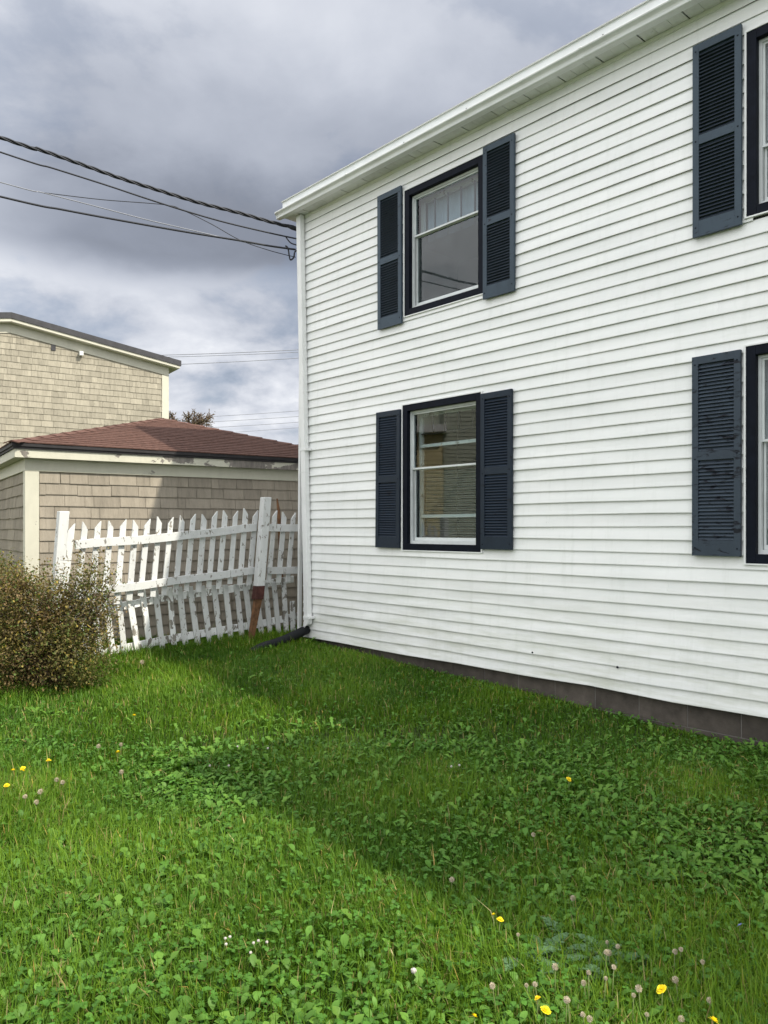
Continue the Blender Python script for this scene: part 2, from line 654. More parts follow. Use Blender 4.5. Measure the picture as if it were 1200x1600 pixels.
# window rectangles (outer casing): s0, s1, z0, z1 relative to eye height
WIN = [
    dict(s0=1.768, s1=2.841, z0=2.215, z1=3.522, rail=3.03, kind='upper'),
    dict(s0=1.739, s1=2.813, z0=-.222, z1=1.288, rail=.615, kind='lower'),
    dict(s0=5.268, s1=6.341, z0=2.201, z1=3.502, rail=2.68, kind='plain'),
    dict(s0=5.263, s1=6.337, z0=-.245, z1=1.286, rail=.61, kind='plain'),
]
CW = .066
OPEN = [(w['s0'] + CW * .6, w['s1'] - CW * .6, zz(w['z0'] + CW * .6), zz(w['z1'] - CW * .6)) for w in WIN]


def cut_segments(s0, s1, za, zb):
    segs = [(s0, s1)]
    for (a, b, c, d) in OPEN:
        if zb > c and za < d:
            new = []
            for (p, q) in segs:
                if q <= a or p >= b:
                    new.append((p, q))
                else:
                    if p < a:
                        new.append((p, a))
                    if q > b:
                        new.append((b, q))
            segs = new
    return segs


def clapboard_mesh(s0, s1, z0, k, off, tail=0.0):
    n = max(2, int((s1 - s0) / .35) + 1)
    rows = []
    for i in range(n):
        s = s0 + (s1 - s0) * i / (n - 1)
        wob = .0016 * math.sin(2.1 * s + k * 1.7) + .0010 * math.sin(5.3 * s + k * 2.9)
        wd = .0022 * math.sin(1.3 * s + k * 2.3) + .0012 * math.sin(4.1 * s + k)
        if k < 2:
            wob += .006 * math.sin(3.1 * s + k) * math.sin(.9 * s) + (.010 * math.exp(-((s - 4.1) / .35) ** 2) if k == 0 else 0)
        d0 = .021 + off + wd
        rows.append([(s, -(d0 - .0085), z0 + .022 + wob), (s, -(d0 - .0045), z0 + .0005 + wob), (s, -d0, z0 + wob), (s, -d0 - .0006, z0 + .006 + wob), (s, -(d0 - .004), z0 + .035 + wob), (s, -.0065 - off, z0 + EXPO + .004)])
    mb = MB()
    for r in rows:
        mb.v += r
    for i in range(n - 1):
        for j in range(5):
            a = i * 6 + j
            mb.f.append((a, a + 6, a + 7, a + 1))
    mb.f.append((0, 1, 2, 3, 4, 5))
    e = (n - 1) * 6
    mb.f.append((e + 5, e + 4, e + 3, e + 2, e + 1, e))
    return mb


def build_walls():
    # sheathing behind the clapboards, with real openings for the windows
    mb = MB()
    zs = sorted({ZB, ZS + .25} | {o[2] for o in OPEN} | {o[3] for o in OPEN})
    for a, b in zip(zs[:-1], zs[1:]):
        for (p, q) in cut_segments(-.02, HL + 6, a + 1e-4, b - 1e-4):
            mb.box(p, q, .003, .09, a, b)
    front = mb.build('long_wall', M_FELT, house)
    mb = MB()
    mb.box(-.02, .10, .093, HD, ZB, ZS + .25)
    mb.box(-.02, HL + 6, HD + .003, HD + .12, ZB, ZS + .25)
    mb.box(HL + 5.9, HL + 6, .093, HD, ZB, ZS + .25)
    mb.build('rear_wall', M_SIDING, house)
    mb = MB()
    mb.box(.105, HL + 5.85, .10, HD - .01, zz(1.72), zz(1.80))
    mb.box(.105, HL + 5.85, .10, HD - .01, zz(-1.1), zz(-1.0))
    mb.box(.105, HL + 5.85, 2.6, 2.7, zz(-.999), ZS - .01)
    mb.build('inner_floor', M_DARK, house)
    lengths = [3.66, 3.66, 3.66]
    for k in range(50):
        z0 = ZB + k * EXPO
        start = -.03
        jn = [random.uniform(.9, 3.6)]
        while jn[-1] < HL:
            jn.append(jn[-1] + 3.66)
        ends = [start] + [j for j in jn if j < HL - .4] + [HL]
        for i, (a, b) in enumerate(zip(ends[:-1], ends[1:])):
            off = .0016 * (i % 2)
            b2 = b + (.012 if i % 2 else 0)
            for (p, q) in cut_segments(a, b2, z0 + .02, z0 + EXPO - .02):
                if q - p < .03:
                    continue
                clapboard_mesh(p, q, z0, k, off).build('clapboard', M_SIDING, front, fix=False)
    # courses returning on the end wall, their edges show as small teeth at the corner
    mb = MB()
    for k in range(50):
        z0 = ZB + k * EXPO
        mb.quad((-.022, .0, z0), (-.040, .0, z0), (-.027, .0, z0 + EXPO), (-.022, .0, z0 + EXPO))
        mb.quad((-.040, .0, z0), (-.040, HD, z0), (-.027, HD, z0 + EXPO), (-.027, .0, z0 + EXPO))
        mb.quad((-.022, .0, z0), (-.022, HD, z0), (-.040, HD, z0), (-.040, .0, z0))
    mb.build('end_siding', M_SIDING, house, kind='stuff')
    # wing beyond the right edge of the view: it throws the bulge of shade over the lawn
    wing = MB()
    wing.box(HL + .0, HL + 6, -1.32, -.02, ZB - .3, ZS + .2)
    wing.build('side_wing', M_SIDING, house)
    mb = MB()
    for k in range(50):
        z0 = ZB + k * EXPO
        mb.quad((HL - .018, .0, z0), (HL - .018, -1.32, z0), (HL - .004, -1.32, z0 + EXPO), (HL - .004, .0, z0 + EXPO))
        mb.quad((HL, .0, z0), (HL, -1.32, z0), (HL - .018, -1.32, z0), (HL - .018, 0, z0))
    mb.build('wing_siding', M_SIDING, house, kind='stuff')
    mb = MB()
    mb.box(HL - .2, HL + 6.2, -1.50, -.30, ZS + .203, ZS + .36)
    mb.build('wing_roof', M_ROOF, house)


build_walls()


def build_foundation():
    mb = MB()
    mb.box(.0, HL, .034, .25, -.5, ZB)
    fnd = mb.build('foundation', M_MORTAR, house)
    meshes = {}
    for r in range(3):
        z1 = ZB + .01 - r * .2 - (0 if r == 0 else .0)
        z0 = z1 - .192
        s = .01 - (.2 if r % 2 else 0)
        while s < HL - .1:
            a = max(s, .01)
            b = min(s + .392, HL - .01)
            w = round(b - a, 3)
            if w not in meshes:
                m = MB()
                m.box(0, w, 0, .05, 0, .192)
                meshes[w] = m.mesh('concrete_block')
            o = link('concrete_block', meshes[w], M_BLOCK, fnd, loc=(a, .030 + random.uniform(-.003, .003), z0))
            s += .4
        if r == 0:
            pass


build_foundation()


def extrude_s(prof, s0, s1):
    """profile in (d, z), extruded along the wall"""
    m = MB()
    m.prism([[(s0, -d, z) for d, z in prof], [(s1, -d, z) for d, z in prof]], None)
    return m


def build_eave():
    zs = ZS
    # soffit: ribbed panels, each its own piece
    s = -.24
    for k in range(23):
        w = .36
        m = MB()
        for r in range(3):
            a = s + r * w / 3
            b = a + w / 3 - (.007 if r == 2 else .004)
            dz = random.uniform(-.002, .002)
            m.box(a, b, -.150, .02 if a > .1 else .3, zs + .001 + dz, zs + .009 + dz)
        m.build('soffit_panel', M_SOFFIT, house, fix=False)
        s += w + .004
    # trim moulding where the wall meets the soffit
    extrude_s([(.004, zs - .028), (.020, zs - .028), (.026, zs - .004), (.026, zs - .001), (.004, zs - .001)], -.03, HL).build('frieze_trim', M_SIDING, house)
    # fascia and the metal-faced roof edge above the gutter
    extrude_s([(.152, zs - .004), (.166, zs - .004), (.166, zs + .205), (.152, zs + .205)], -.255, HL - .21).build('fascia', M_ROOF, house)
    rf = MB()
    rf.box(-.255, HL + 6, -.150, HD + .25, zs + .06, zs + .203)
    rf.build('roof_deck', M_ROOF, house)
    extrude_s([(.168, zs + .196), (.186, zs + .192), (.188, zs + .199), (.168, zs + .212), (.10, zs + .218), (.10, zs + .2055), (.165, zs + .2055)], -.262, HL - .21).build('drip_edge', M_GUTTER, house)
    # gutter in lengths, with joint bands
    prof = [(.168, zs - .010), (.214, zs - .016), (.229, zs - .010), (.232, zs + .001), (.219, zs + .007), (.214, zs + .018), (.220, zs + .034), (.238, zs + .044), (.253, zs + .048), (.257, zs + .058), (.250, zs + .066),
            (.240, zs + .056), (.205, zs + .040), (.200, zs + .002), (.176, zs + .002), (.174, zs + .07), (.168, zs + .07)]
    joints = [-.30, 1.08, 4.05, 7.1, HL - .21]
    for a, b in zip(joints[:-1], joints[1:]):
        g = extrude_s(prof, a, b - .004).build('gutter', M_GUTTER, house)
    for j in joints[1:-1]:
        cx, cz = .20, zs + .026
        pb = [(cx + (d - cx) * 1.06, cz + (z - cz) * 1.07) for d, z in prof[1:11]]
        extrude_s([(.167, zs - .013)] + pb + [(.20, zs + .05), (.19, zs + .0)], j - .016, j + .012).build('gutter_joint', M_GUTTER, house)
    extrude_s([(.166, zs - .010), (.207, zs - .014), (.224, zs + .003), (.230, zs + .026), (.248, zs + .044), (.252, zs + .064), (.166, zs + .072)], -.306, -.301).build('gutter_end_cap', M_GUTTER, house)
    # a couple of nail heads on the roof edge
    for sx in (1.9, 2.75, 4.2):
        m = MB()
        m.box(sx, sx + .012, -.172, -.1665, zs + .118, zs + .13)
        m.build('nail_head', M_ROOFDARK, house)


build_eave()


def build_downspout():
    def s_at(z):     # the pipe is not quite plumb
        return .128 + (-.162) * (z - .4) / 5.0
    zt, zb = ZS - .004, zz(-1.12)
    m = MB()
    rings = []
    for z in (zb, zz(-.9), zz(.2), zz(1.0), zz(2.5), zt):
        s = s_at(z)
        rings.append([(s - .041, -.030, z), (s + .041, -.030, z), (s + .041, -.096, z), (s - .041, -.096, z)])
    m.prism(rings, None)
    ds = m.build('downspout', M_WHITE, house, bevel=.006)
    m = MB()
    # curved elbow at the bottom turning left towards the drain hose
    pts = []
    s = s_at(zb)
    for k in range(7):
        a = R(75) * k / 6
        pts.append(((s - .10 * (1 - math.cos(a))), -.063, zb - .10 * math.sin(a)))
    rings = []
    for k, p in enumerate(pts):
        a = R(75) * k / 6
        nrm = Vector((math.cos(a), 0, math.sin(a)))
        yv = Vector((0, 1, 0))
        P = Vector(p)
        rings.append([P - nrm * .043 - yv * .035, P + nrm * .043 - yv * .035, P + nrm * .043 + yv * .035, P - nrm * .043 + yv * .035])
    m.prism(rings, None)
    m.build('elbow', M_WHITE, ds)
    for z in (zz(.95), zz(-1.06)):
        m = MB()
        s = s_at(z)
        m.box(s - .046, s + .085, -.101, -.022, z - .014, z + .014)
        m.build('strap', M_WHITE, ds)
    for z in (zz(.68),):
        m = MB()
        s = s_at(z)
        m.box(s - .0435, s + .0435, -.0985, -.0275, z - .006, z + .003)
        m.build('pipe_joint', M_GUTTER, ds)
    # white service conduit on the end wall
    m = MB()
    m.beam((-.205, .05, zz(-1.27)), (-.150, .05, zz(3.36)), .045, .036, side=(0, 1, 0))
    m.build('service_conduit', M_WHITE, house, bevel=.004)
    m = MB()
    m.tube([(-.105, .03, zz(1.5)), (-.100, .03, zz(.5)), (-.112, .03, zz(-.3)), (-.095, .04, zz(-1.0))], .008, 6)
    m.build('meter_cable', M_CABLE, house)


build_downspout()


def frame_boxes(s0, s1, z0, z1, w, d0, d1, wb=None, wt=None):
    """four bars butted end to end; d outward"""
    wb = w if wb is None else wb
    wt = w if wt is None else wt
    m = MB()
    m.box(s0, s0 + w, -d1, -d0, z0, z1)
    m.box(s1 - w, s1, -d1, -d0, z0, z1)
    m.box(s0 + w, s1 - w, -d1 + .0008, -d0, z0, z0 + wb)
    m.box(s0 + w, s1 - w, -d1 + .0008, -d0, z1 - wt, z1)
    return m


def build_window(w):
    s0, s1, z0, z1 = w['s0'], w['s1'], zz(w['z0']), zz(w['z1'])
    rail = zz(w['rail'])
    cs = frame_boxes(s0, s1, z0, z1, CW, .0, .028).build('window', M_CASING, house, bevel=.003)
    # recessed jamb lining
    i0, i1, j0, j1 = s0 + CW, s1 - CW, z0 + CW, z1 - CW
    frame_boxes(i0 - .02, i1 + .02, j0 - .02, j1 + .02, .0195, -.14, -.001).build('jamb', M_CASING, cs)
    # thin white channel round the casing
    frame_boxes(s0 - .014, s1 + .014, z0 - .010, z1 + .012, .0135, .0, .032, .0095, .0115).build('channel_trim', M_WHITE, cs)
    # aluminium storm frame
    frame_boxes(i0, i1, j0, j1, .020, -.050, -.020, .030).build('storm_frame', M_ALU, cs)
    a0, a1 = i0 + .0205, i1 - .0205
    b0, b1 = j0 + .0305, j1 - .0205
    frame_boxes(a0, a1, rail, b1, .016, -.058, -.034, .018).build('upper_sash', M_ALU, cs)
    frame_boxes(a0, a1, b0, rail + .012, .018, -.078, -.0585, .034).build('lower_sash', M_ALU, cs)
    m = MB()
    m.box(a0 + .016, a1 - .016, .045, .049, rail + .018, b1 - .016)
    m.build('upper_pane', M_GLASS, cs)
    m = MB()
    m.box(a0 + .018, a1 - .018, .067, .071, b0 + .034, rail - .006)
    m.build('lower_pane', M_GLASS, cs)
    # inner wooden sashes
    frame_boxes(i0 + .005, i1 - .005, j0 + .005, j1 - .005, .045, -.175, -.143, .06).build('inner_sash', M_SASH, cs)
    if w['kind'] == 'upper':
        for k in range(4):
            t = a0 + (a1 - a0) * (k + 1) / 5 + .02
            m = MB()
            m.box(t - .007, t + .007, .128, .142, rail - .05, j1 - .051)
            m.build('muntin', M_MUNTIN, cs)
        m = MB()
        for k in range(24):
            x = i0 + .05 + (i1 - i0 - .1) * k / 24
            x2 = i0 + .05 + (i1 - i0 - .1) * (k + 1) / 24
            y = .20 + .008 * math.sin(k * 1.3)
            y2 = .20 + .008 * math.sin((k + 1) * 1.3)
            m.quad((x, y, rail - .02), (x2, y2, rail - .02), (x2, y2, j1 + .05), (x, y, j1 + .05))
        m.build('window_shade', M_CURTAIN, cs, fix=False)
        m = MB()
        m.box(a0 + .019, a1 - .019, .0745, .0755, b0 + .035, rail - .007)
        m.build('insect_screen', M_SCREEN, cs)
    elif w['kind'] == 'lower':
        zr = j1 - .23
        m = MB()
        m.box(i0 + .05, i1 - .05, .128, .142, zr - .012, zr)
        m.build('muntin', M_CASING, cs)
        for k in range(4):
            t = a0 + (a1 - a0) * (k + 1) / 5 + .02
            m = MB()
            m.box(t - .009, t + .009, .128, .142, zr + .001, j1 - .051)
            m.build('muntin', M_CASING, cs)
        for q, zc in enumerate((zz(.86), zz(.13))):
            m = MB()
            m.box(i0 + .051, i1 - .051, .112 + q * .02, .140, zc - .016, zc + .016)
            m.build('sash_rail', M_SASH, cs)
        m = MB()
        zq = b0 + .05
        while zq < rail - .03:
            m.quad((i0 + .06, .182, zq + .014), (i1 - .06, .182, zq + .014), (i1 - .06, .200, zq), (i0 + .06, .200, zq))
            zq += .0235
        m.build('mirror_line_slats', M_MIRROR_LINES, cs, fix=False, kind='stuff')  # slats added in place of the neighbour's siding lines mirrored in the pane
    else:
        m = MB()
        m.box(i0 + .051, i1 - .051, .125, .142, rail - .03, rail + .01)
        m.build('sash_rail', M_SASH, cs)
    return cs


for w in WIN:
    build_window(w)

SLAT = {}


def build_shutter(s0, s1, r0, r1, mat, joined=False, tilt=0.0, label=None):
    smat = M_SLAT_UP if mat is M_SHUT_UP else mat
    z0, z1 = zz(r0), zz(r1)
    W, Hh = s1 - s0, r1 - r0
    st, top, mid, bot = .047, .058, .066, .115
    zm = Hh * .50
    m = MB()
    m.box(0, st, -.046, -.020, 0, Hh)
    m.box(W - st, W, -.046, -.020, 0, Hh)
    for a, b in ((0, bot), (zm - mid / 2, zm + mid / 2), (Hh - top, Hh)):
        m.box(st, W - st, -.0452, -.0205, a, b)
    m.box(st, W - st, -.0225, -.0200, bot, zm - mid / 2)
    m.box(st, W - st, -.0225, -.0200, zm + mid / 2, Hh - top)
    sh = m.build('shutter', mat, house, loc=(s0, -.008, z0), rot=(0, tilt, 0), bevel=.002)
    if label:
        sh['label'] = label
    key = (round(W, 3), mat.name)
    L = W - 2 * st - .002
    if key not in SLAT:
        q = MB()
        # sloping louver blade with rounded nose
        p = [(-.0228, .020), (-.0265, .0225), (-.0425, .0045), (-.0435, .0005), (-.040, .000)]
        q.prism([[(0, d, z) for d, z in p], [(L, d, z) for d, z in p]], None)
        SLAT[key] = q.mesh('slat')
    js = MB()
    for a, b in ((bot, zm - mid / 2), (zm + mid / 2, Hh - top)):
        n = int((b - a) / .0262)
        for k in range(n):
            z = a + .002 + (b - a - .008) * k / n
            if joined:
                i = len(js.v)
                js.v += [(v.co.x + st + .001, v.co.y, v.co.z + z) for v in SLAT[key].vertices]
                js.f += [tuple(i + c for c in pl.vertices) for pl in SLAT[key].polygons]
            else:
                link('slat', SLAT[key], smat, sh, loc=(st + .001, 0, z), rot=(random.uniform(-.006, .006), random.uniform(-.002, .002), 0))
    if joined:
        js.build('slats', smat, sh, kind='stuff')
    for x in (st / 2, W - st / 2):
        for z in (.06, zm - .01, Hh - .06):
            c = MB()
            zr = z + random.uniform(-.015, .015)
            c.tube([(x, -.0455, zr), (x, -.0485, zr)], [.0065, .005], 8)
            c.build('screw', M_CASING, sh)
    return sh


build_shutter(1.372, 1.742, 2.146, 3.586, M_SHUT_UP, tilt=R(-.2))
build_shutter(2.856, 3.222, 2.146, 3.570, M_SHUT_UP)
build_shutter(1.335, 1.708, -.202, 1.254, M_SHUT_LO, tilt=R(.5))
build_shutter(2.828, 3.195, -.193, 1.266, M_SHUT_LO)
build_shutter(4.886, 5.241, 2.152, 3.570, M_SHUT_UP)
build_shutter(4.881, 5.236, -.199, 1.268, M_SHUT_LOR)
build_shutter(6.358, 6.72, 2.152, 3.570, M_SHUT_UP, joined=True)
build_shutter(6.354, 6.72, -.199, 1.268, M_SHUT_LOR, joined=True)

# two small holes in the lower siding
for (sx, zr) in ((3.405, -1.10), (4.245, -1.115)):
    c = MB()
    c.tube([(sx, -.016, zz(zr)), (sx, -.0235, zz(zr))], [.010, .010], 8)
    c.build('siding_plug', M_CASING, house)

# ------------------------------------------------------------------ shingled walls


def shingle_wall(parent, origin, u, nrm, L, z1, rows, expo, wlo, whi, mat, vis=None, seed=1, clip=None, lip=.011):
    """cedar shingles laid in courses from the top line z1 downwards; those inside vis=(a, b, rows) are single pieces"""
    rnd = random.Random(seed)
    u = Vector((u.x, u.y, 0))
    nrm = Vector((nrm.x, nrm.y, 0))
    rot = Matrix(((u.x, -nrm.x, 0), (u.y, -nrm.y, 0), (0, 0, 1))).to_4x4().to_euler()
    cache = {}
    rest = MB()
    for r in range(rows):
        zt = z1 - r * expo
        zb = zt - expo
        t = -rnd.uniform(0, wlo)
        while t < L:
            w = round(rnd.uniform(wlo, whi) / .02) * .02
            if rnd.random() < .2:
                w = round(wlo * .7 / .02) * .02
            a, b = max(t, 0), min(t + w, L)
            t += w
            ww = round(b - a, 2)
            if ww < .03:
                continue
            dz = rnd.uniform(-.004, .004)
            if clip and clip((a + b) / 2) < zb + expo * .15:
                continue
            single = vis and vis[0] <= a and b <= vis[1] and vis[2] <= r <= vis[3]
            g = .0022
            prof = [(-lip, 0), (-lip - .001, .006), (-.003, expo + .01), (0, expo + .01), (0, 0)]
            if single:
                if ww not in cache:
                    m = MB()
                    m.prism([[(g, d, z) for d, z in prof], [(ww - g, d, z) for d, z in prof]], None)
                    cache[ww] = m.mesh('shingle')
                p = origin + u * a
                lift = rnd.uniform(0, .0035)
                o = link('shingle', cache[ww], mat, parent, loc=(p.x + nrm.x * lift, p.y + nrm.y * lift, zb + dz), rot=rot)
            else:
                p = origin + u * a
                R3 = rot.to_matrix()
                rings = []
                for x in (g, ww - g):
                    rings.append([R3 @ Vector((x, d, z)) + Vector((p.x, p.y, zb + dz)) for d, z in prof])
                rest.prism(rings, None)
    if rest.v:
        rest.build('shingle_rest', mat, parent, kind='stuff', fix=False)


def V3(p, z=0):
    return Vector((p.x, p.y, z))


# ------------------------------------------------------------------ garage
def build_garage():
    root = empty('garage', (GK.x, GK.y, 0), label='tan shingled garage with brown hip roof and peeling cream fascia behind the picket fence', cat='garage')
    inv = Matrix.Translation((-GK.x, -GK.y, 0))

    def P(a, b, z):      # along front, into garage
        q = GU * a + GV * b
        return (q.x, q.y, z)
    zf = H + .75 * GS         # bottom of frieze board
    ze = H + .913 * GS        # soffit
    fr = MB()
    W = GW
    # wall cores
    def slab(m, a0, a1, b0, b1, z0, z1):
        m.prism([[P(a0, b0, z0), P(a1, b0, z0), P(a1, b1, z0), P(a0, b1, z0)], [P(a0, b0, z1), P(a1, b0, z1), P(a1, b1, z1), P(a0, b1, z1)]], None)
        return m
    slab(fr, .0, W, .0, .1, 0, ze)
    front = fr.build('front_wall', M_SHINGLE, root)
    sd_ = slab(MB(), .0, .1, .1005, W, 0, ze)
    side = sd_.build('side_wall', M_SHINGLE, root)
    bk = slab(MB(), .1005, W, W - .1, W, 0, ze)
    slab(bk, W - .1, W, .1005, W - .1005, 0, ze)
    bk.build('rear_wall', M_SHINGLE, root)
    shingle_wall(front, V3(GU * .125), GU, -GV, W - .13, zf, 18, .152 * GS, .15, .345, M_SHINGLE, vis=(0, 2.9, 0, 14), seed=3, lip=.016)
    shingle_wall(side, V3(GV * 2.6), -GV, -GU, 2.5, zf, 18, .152 * GS, .15, .345, M_SHINGLE, vis=(1.0, 2.6, 0, 9), seed=4, lip=.016)
    # corner boards
    slab(MB(), -.026, .121, -.028, -.002, .0, zf - .001).build('corner_board', M_CREAM, root, bevel=.003)
    slab(MB(), -.026, -.002, -.0015, .10, .0, zf - .001).build('corner_board', M_CREAM, root, bevel=.003)
    # frieze boards
    slab(MB(), -.030, W + .03, -.032, -.002, zf, ze - .001).build('frieze_board', M_CREAM, root, bevel=.003)
    slab(MB(), -.030, -.002, -.0015, W, zf, ze - .001).build('frieze_board', M_CREAM, root, bevel=.003)
    # soffit + fascia
    o = .145 * GS
    slab(MB(), -o, W + o, -o, W + o, ze, ze + .02).build('soffit', M_CREAM, root)
    fz0, fz1 = ze - .004, ze + .105 * GS
    slab(MB(), -o - .022, W + o + .022, -o - .022, -o - .001, fz0, fz1).build('fascia', M_CREAM_PEEL, root, bevel=.003)
    slab(MB(), -o - .022, -o - .001, -o - .0005, W + o, fz0, fz1).build('fascia', M_CREAM, root, bevel=.003)
    # roof edge: black drip board with a little moulding
    e = o + .040
    slab(MB(), -e, W + e, -e, W + e, fz1 + .001, fz1 + .026).build('drip_board', M_DRIP, root)
    e2 = o + .055
    slab(MB(), -e2, W + e2, -e2, W + e2, fz1 + .0265, fz1 + .064).build('drip_edge', M_DRIP, root)
    # hip roof laid in real overlapping courses
    z0 = fz1 + .065
    e3 = o + .062
    half = W / 2 + e3
    peak = H + 1.945 * GS
    rise = peak - z0
    cen = W / 2
    n = 21
    faces = [('front', 0), ('left', 1), ('back', 2), ('right', 3)]
    for nm, q in faces:
        m = MB()
        for k in range(n):
            t0 = k / n
            t1 = min((k + 1.25) / n, 1)
            h0, h1 = half * (1 - t0), half * (1 - t1)
            za, zb2 = z0 + rise * t0 + .010, z0 + rise * t1 + .001
            def C(x, y, z, q=q):
                for _ in range(q):
                    x, y = y, -x
                return P(cen + x, cen + y, z)
            # each course is a run of tabs with slightly uneven butt edges
            nt = max(1, int(2 * h0 / .31))
            for j in range(nt):
                xa0 = -h0 + 2 * h0 * j / nt
                xa1 = -h0 + 2 * h0 * (j + 1) / nt - .003
                f0 = xa0 / h0 if h0 else 0
                f1 = xa1 / h0 if h0 else 0
                wob = random.uniform(-.004, .004)
                lift = random.uniform(0, .003)
                b0 = -h0 + wob
                m.quad(C(xa0, b0, za + lift), C(xa1, b0, za + lift), C(f1 * h1, -h1, zb2), C(f0 * h1, -h1, zb2))
                m.quad(C(xa0, b0, za - .011), C(xa1, b0, za - .011), C(xa1, b0, za + lift), C(xa0, b0, za + lift))
        m.build('roof_shingles', M_ASPHALT, root, kind='stuff', fix=False)
    deck = MB()
    deck.prism([[P(-e3, -e3, z0 - .0), P(W + e3, -e3, z0), P(W + e3, W + e3, z0), P(-e3, W + e3, z0)],
                [P(cen - .01, cen - .01, peak - .03), P(cen + .01, cen - .01, peak - .03), P(cen + .01, cen + .01, peak - .03), P(cen - .01, cen + .01, peak - .03)]], None)
    deck.build('roof_deck', M_ASPHALT, root)
    # hip caps
    for (cx, cy) in ((-e3, -e3), (W + e3, -e3), (-e3, W + e3)):
        m = MB()
        A = Vector(P(cx, cy, z0 + .010))
        B = Vector(P(cen, cen, peak + .008))
        nn = 15
        for k in range(nn):
            a = A.lerp(B, k / nn)
            b = A.lerp(B, (k + 1.1) / nn)
            t = (b - a).normalized()
            sidev = t.cross(Vector((0, 0, 1))).normalized()
            dn = Vector((0, 0, -.028))
            w_ = .10
            up = Vector((0, 0, .012))
            m.quad(a + up - sidev * w_ + dn, a + up, b, b - sidev * w_ + dn)
            m.quad(a + up, a + up + sidev * w_ + dn, b + sidev * w_ + dn, b)
            m.quad(a - sidev * w_ + dn, a, a + up, a + up - sidev * w_ + dn)
            m.quad(a, a + sidev * w_ + dn, a + up + sidev * w_ + dn, a + up)
        m.build('hip_cap', M_ASPHALT, root, fix=False)
    return root


build_garage()


# ------------------------------------------------------------------ shingled building behind
def build_back():
    c = px(262, 600, 20.0)
    C2 = Vector((c.x, c.y))
    root = empty('shingled_building', (C2.x, C2.y, 0), label='sand coloured shingled building with low gable roof rising behind the garage', cat='building')
    u = -GU           # leftwards along the gable wall
    v = GV            # away from us
    def P(a, b, z):
        q = u * a + v * b
        return (q.x, q.y, z)
    def slab(m, a0, a1, b0, b1, z0, z1):
        m.prism([[P(a0, b0, z0), P(a1, b0, z0), P(a1, b1, z0), P(a0, b1, z0)], [P(a0, b0, z1), P(a1, b0, z1), P(a1, b1, z1), P(a0, b1, z1)]], None)
        return m
    ap = 3.72
    Wd = 2 * ap
    zE = H + 4.03
    slope = (4.62 - 4.03) / ap
    zA = zE + slope * ap
    m = MB()
    for b in ((0, .12), (9.0, 9.12)):
        m.prism([[P(0, b[0], 0), P(Wd, b[0], 0), P(Wd, b[0], zE), P(ap, b[0], zA), P(0, b[0], zE)],
                 [P(0, b[1], 0), P(Wd, b[1], 0), P(Wd, b[1], zE), P(ap, b[1], zA), P(0, b[1], zE)]], None)
    wall = m.build('gable_wall', M_SHINGLE2, root)
    m = MB()
    slab(m, 0, .12, .1205, 8.99, 0, zE - .01)
    slab(m, Wd - .12, Wd, .1205, 8.99, 0, zE - .01)
    m.build('side_wall', M_SHINGLE2, root)
    zt = lambda a: zE + slope * (a if a < ap else Wd - a)
    # shingles run from the corner board leftwards; the course lines are level
    shingle_wall(wall, V3(u * (Wd - .0)) + V3(-v * .001), -u, -v, Wd - .16, zA, 24, .146, .12, .34, M_SHINGLE2,
                 vis=(Wd - 4.25, Wd, 0, 17), seed=9, clip=lambda t: zt(Wd - t) - .03, lip=.013)
    slab(MB(), -.022, .155, -.024, -.002, 0, zE - .05).build('corner_board', M_CREAM, root)
    slab(MB(), -.022, -.002, -.0015, .12, 0, zE - .05).build('corner_board', M_CREAM, root)
    # frieze / rake boards
    def rake(name, z_lo, z_hi, b0, b1, mat, over=.0):
        for (a0, a1) in ((-over, ap - .001), (ap + .001, Wd + over)):
            m = MB()
            rings = []
            for b in (b0, b1):
                rings.append([P(a0, b, zt(a0) + z_lo), P(a1, b, zt(a1) + z_lo), P(a1, b, zt(a1) + z_hi), P(a0, b, zt(a0) + z_hi)])
            m.prism(rings, None)
            m.build(name, mat, root)
    rake('frieze_board', -.06, .15, -.034, -.003, M_CREAM, .02)
    rake('rake_soffit', .151, .165, -.20, 9.2, M_CREAM, .23)
    rake('rake_fascia', .1655, .235, -.222, -.150, M_CREAM, .25)
    rake('roof_edge', .2355, .37, -.245, 9.25, M_ROOFDARK, .28)
    # small fixtures under the rake
    a = Vector((px(124, 556, 18.9).x, px(124, 556, 18.9).y)) - C2
    t = a.dot(u)
    slab(MB(), t - .045, t + .045, -.13, -.035, zt(t) - .16, zt(t) - .06).build('light_fixture', M_WHITE, root, bevel=.01)
    a = px(81, 552, 18.6)
    t = (Vector((a.x, a.y)) - C2).dot(u)
    slab(MB(), t - .05, t + .05, -.03, -.004, zt(t) - .20, zt(t) - .062).build('vent_grille', M_ROOFDARK, root)


build_back()


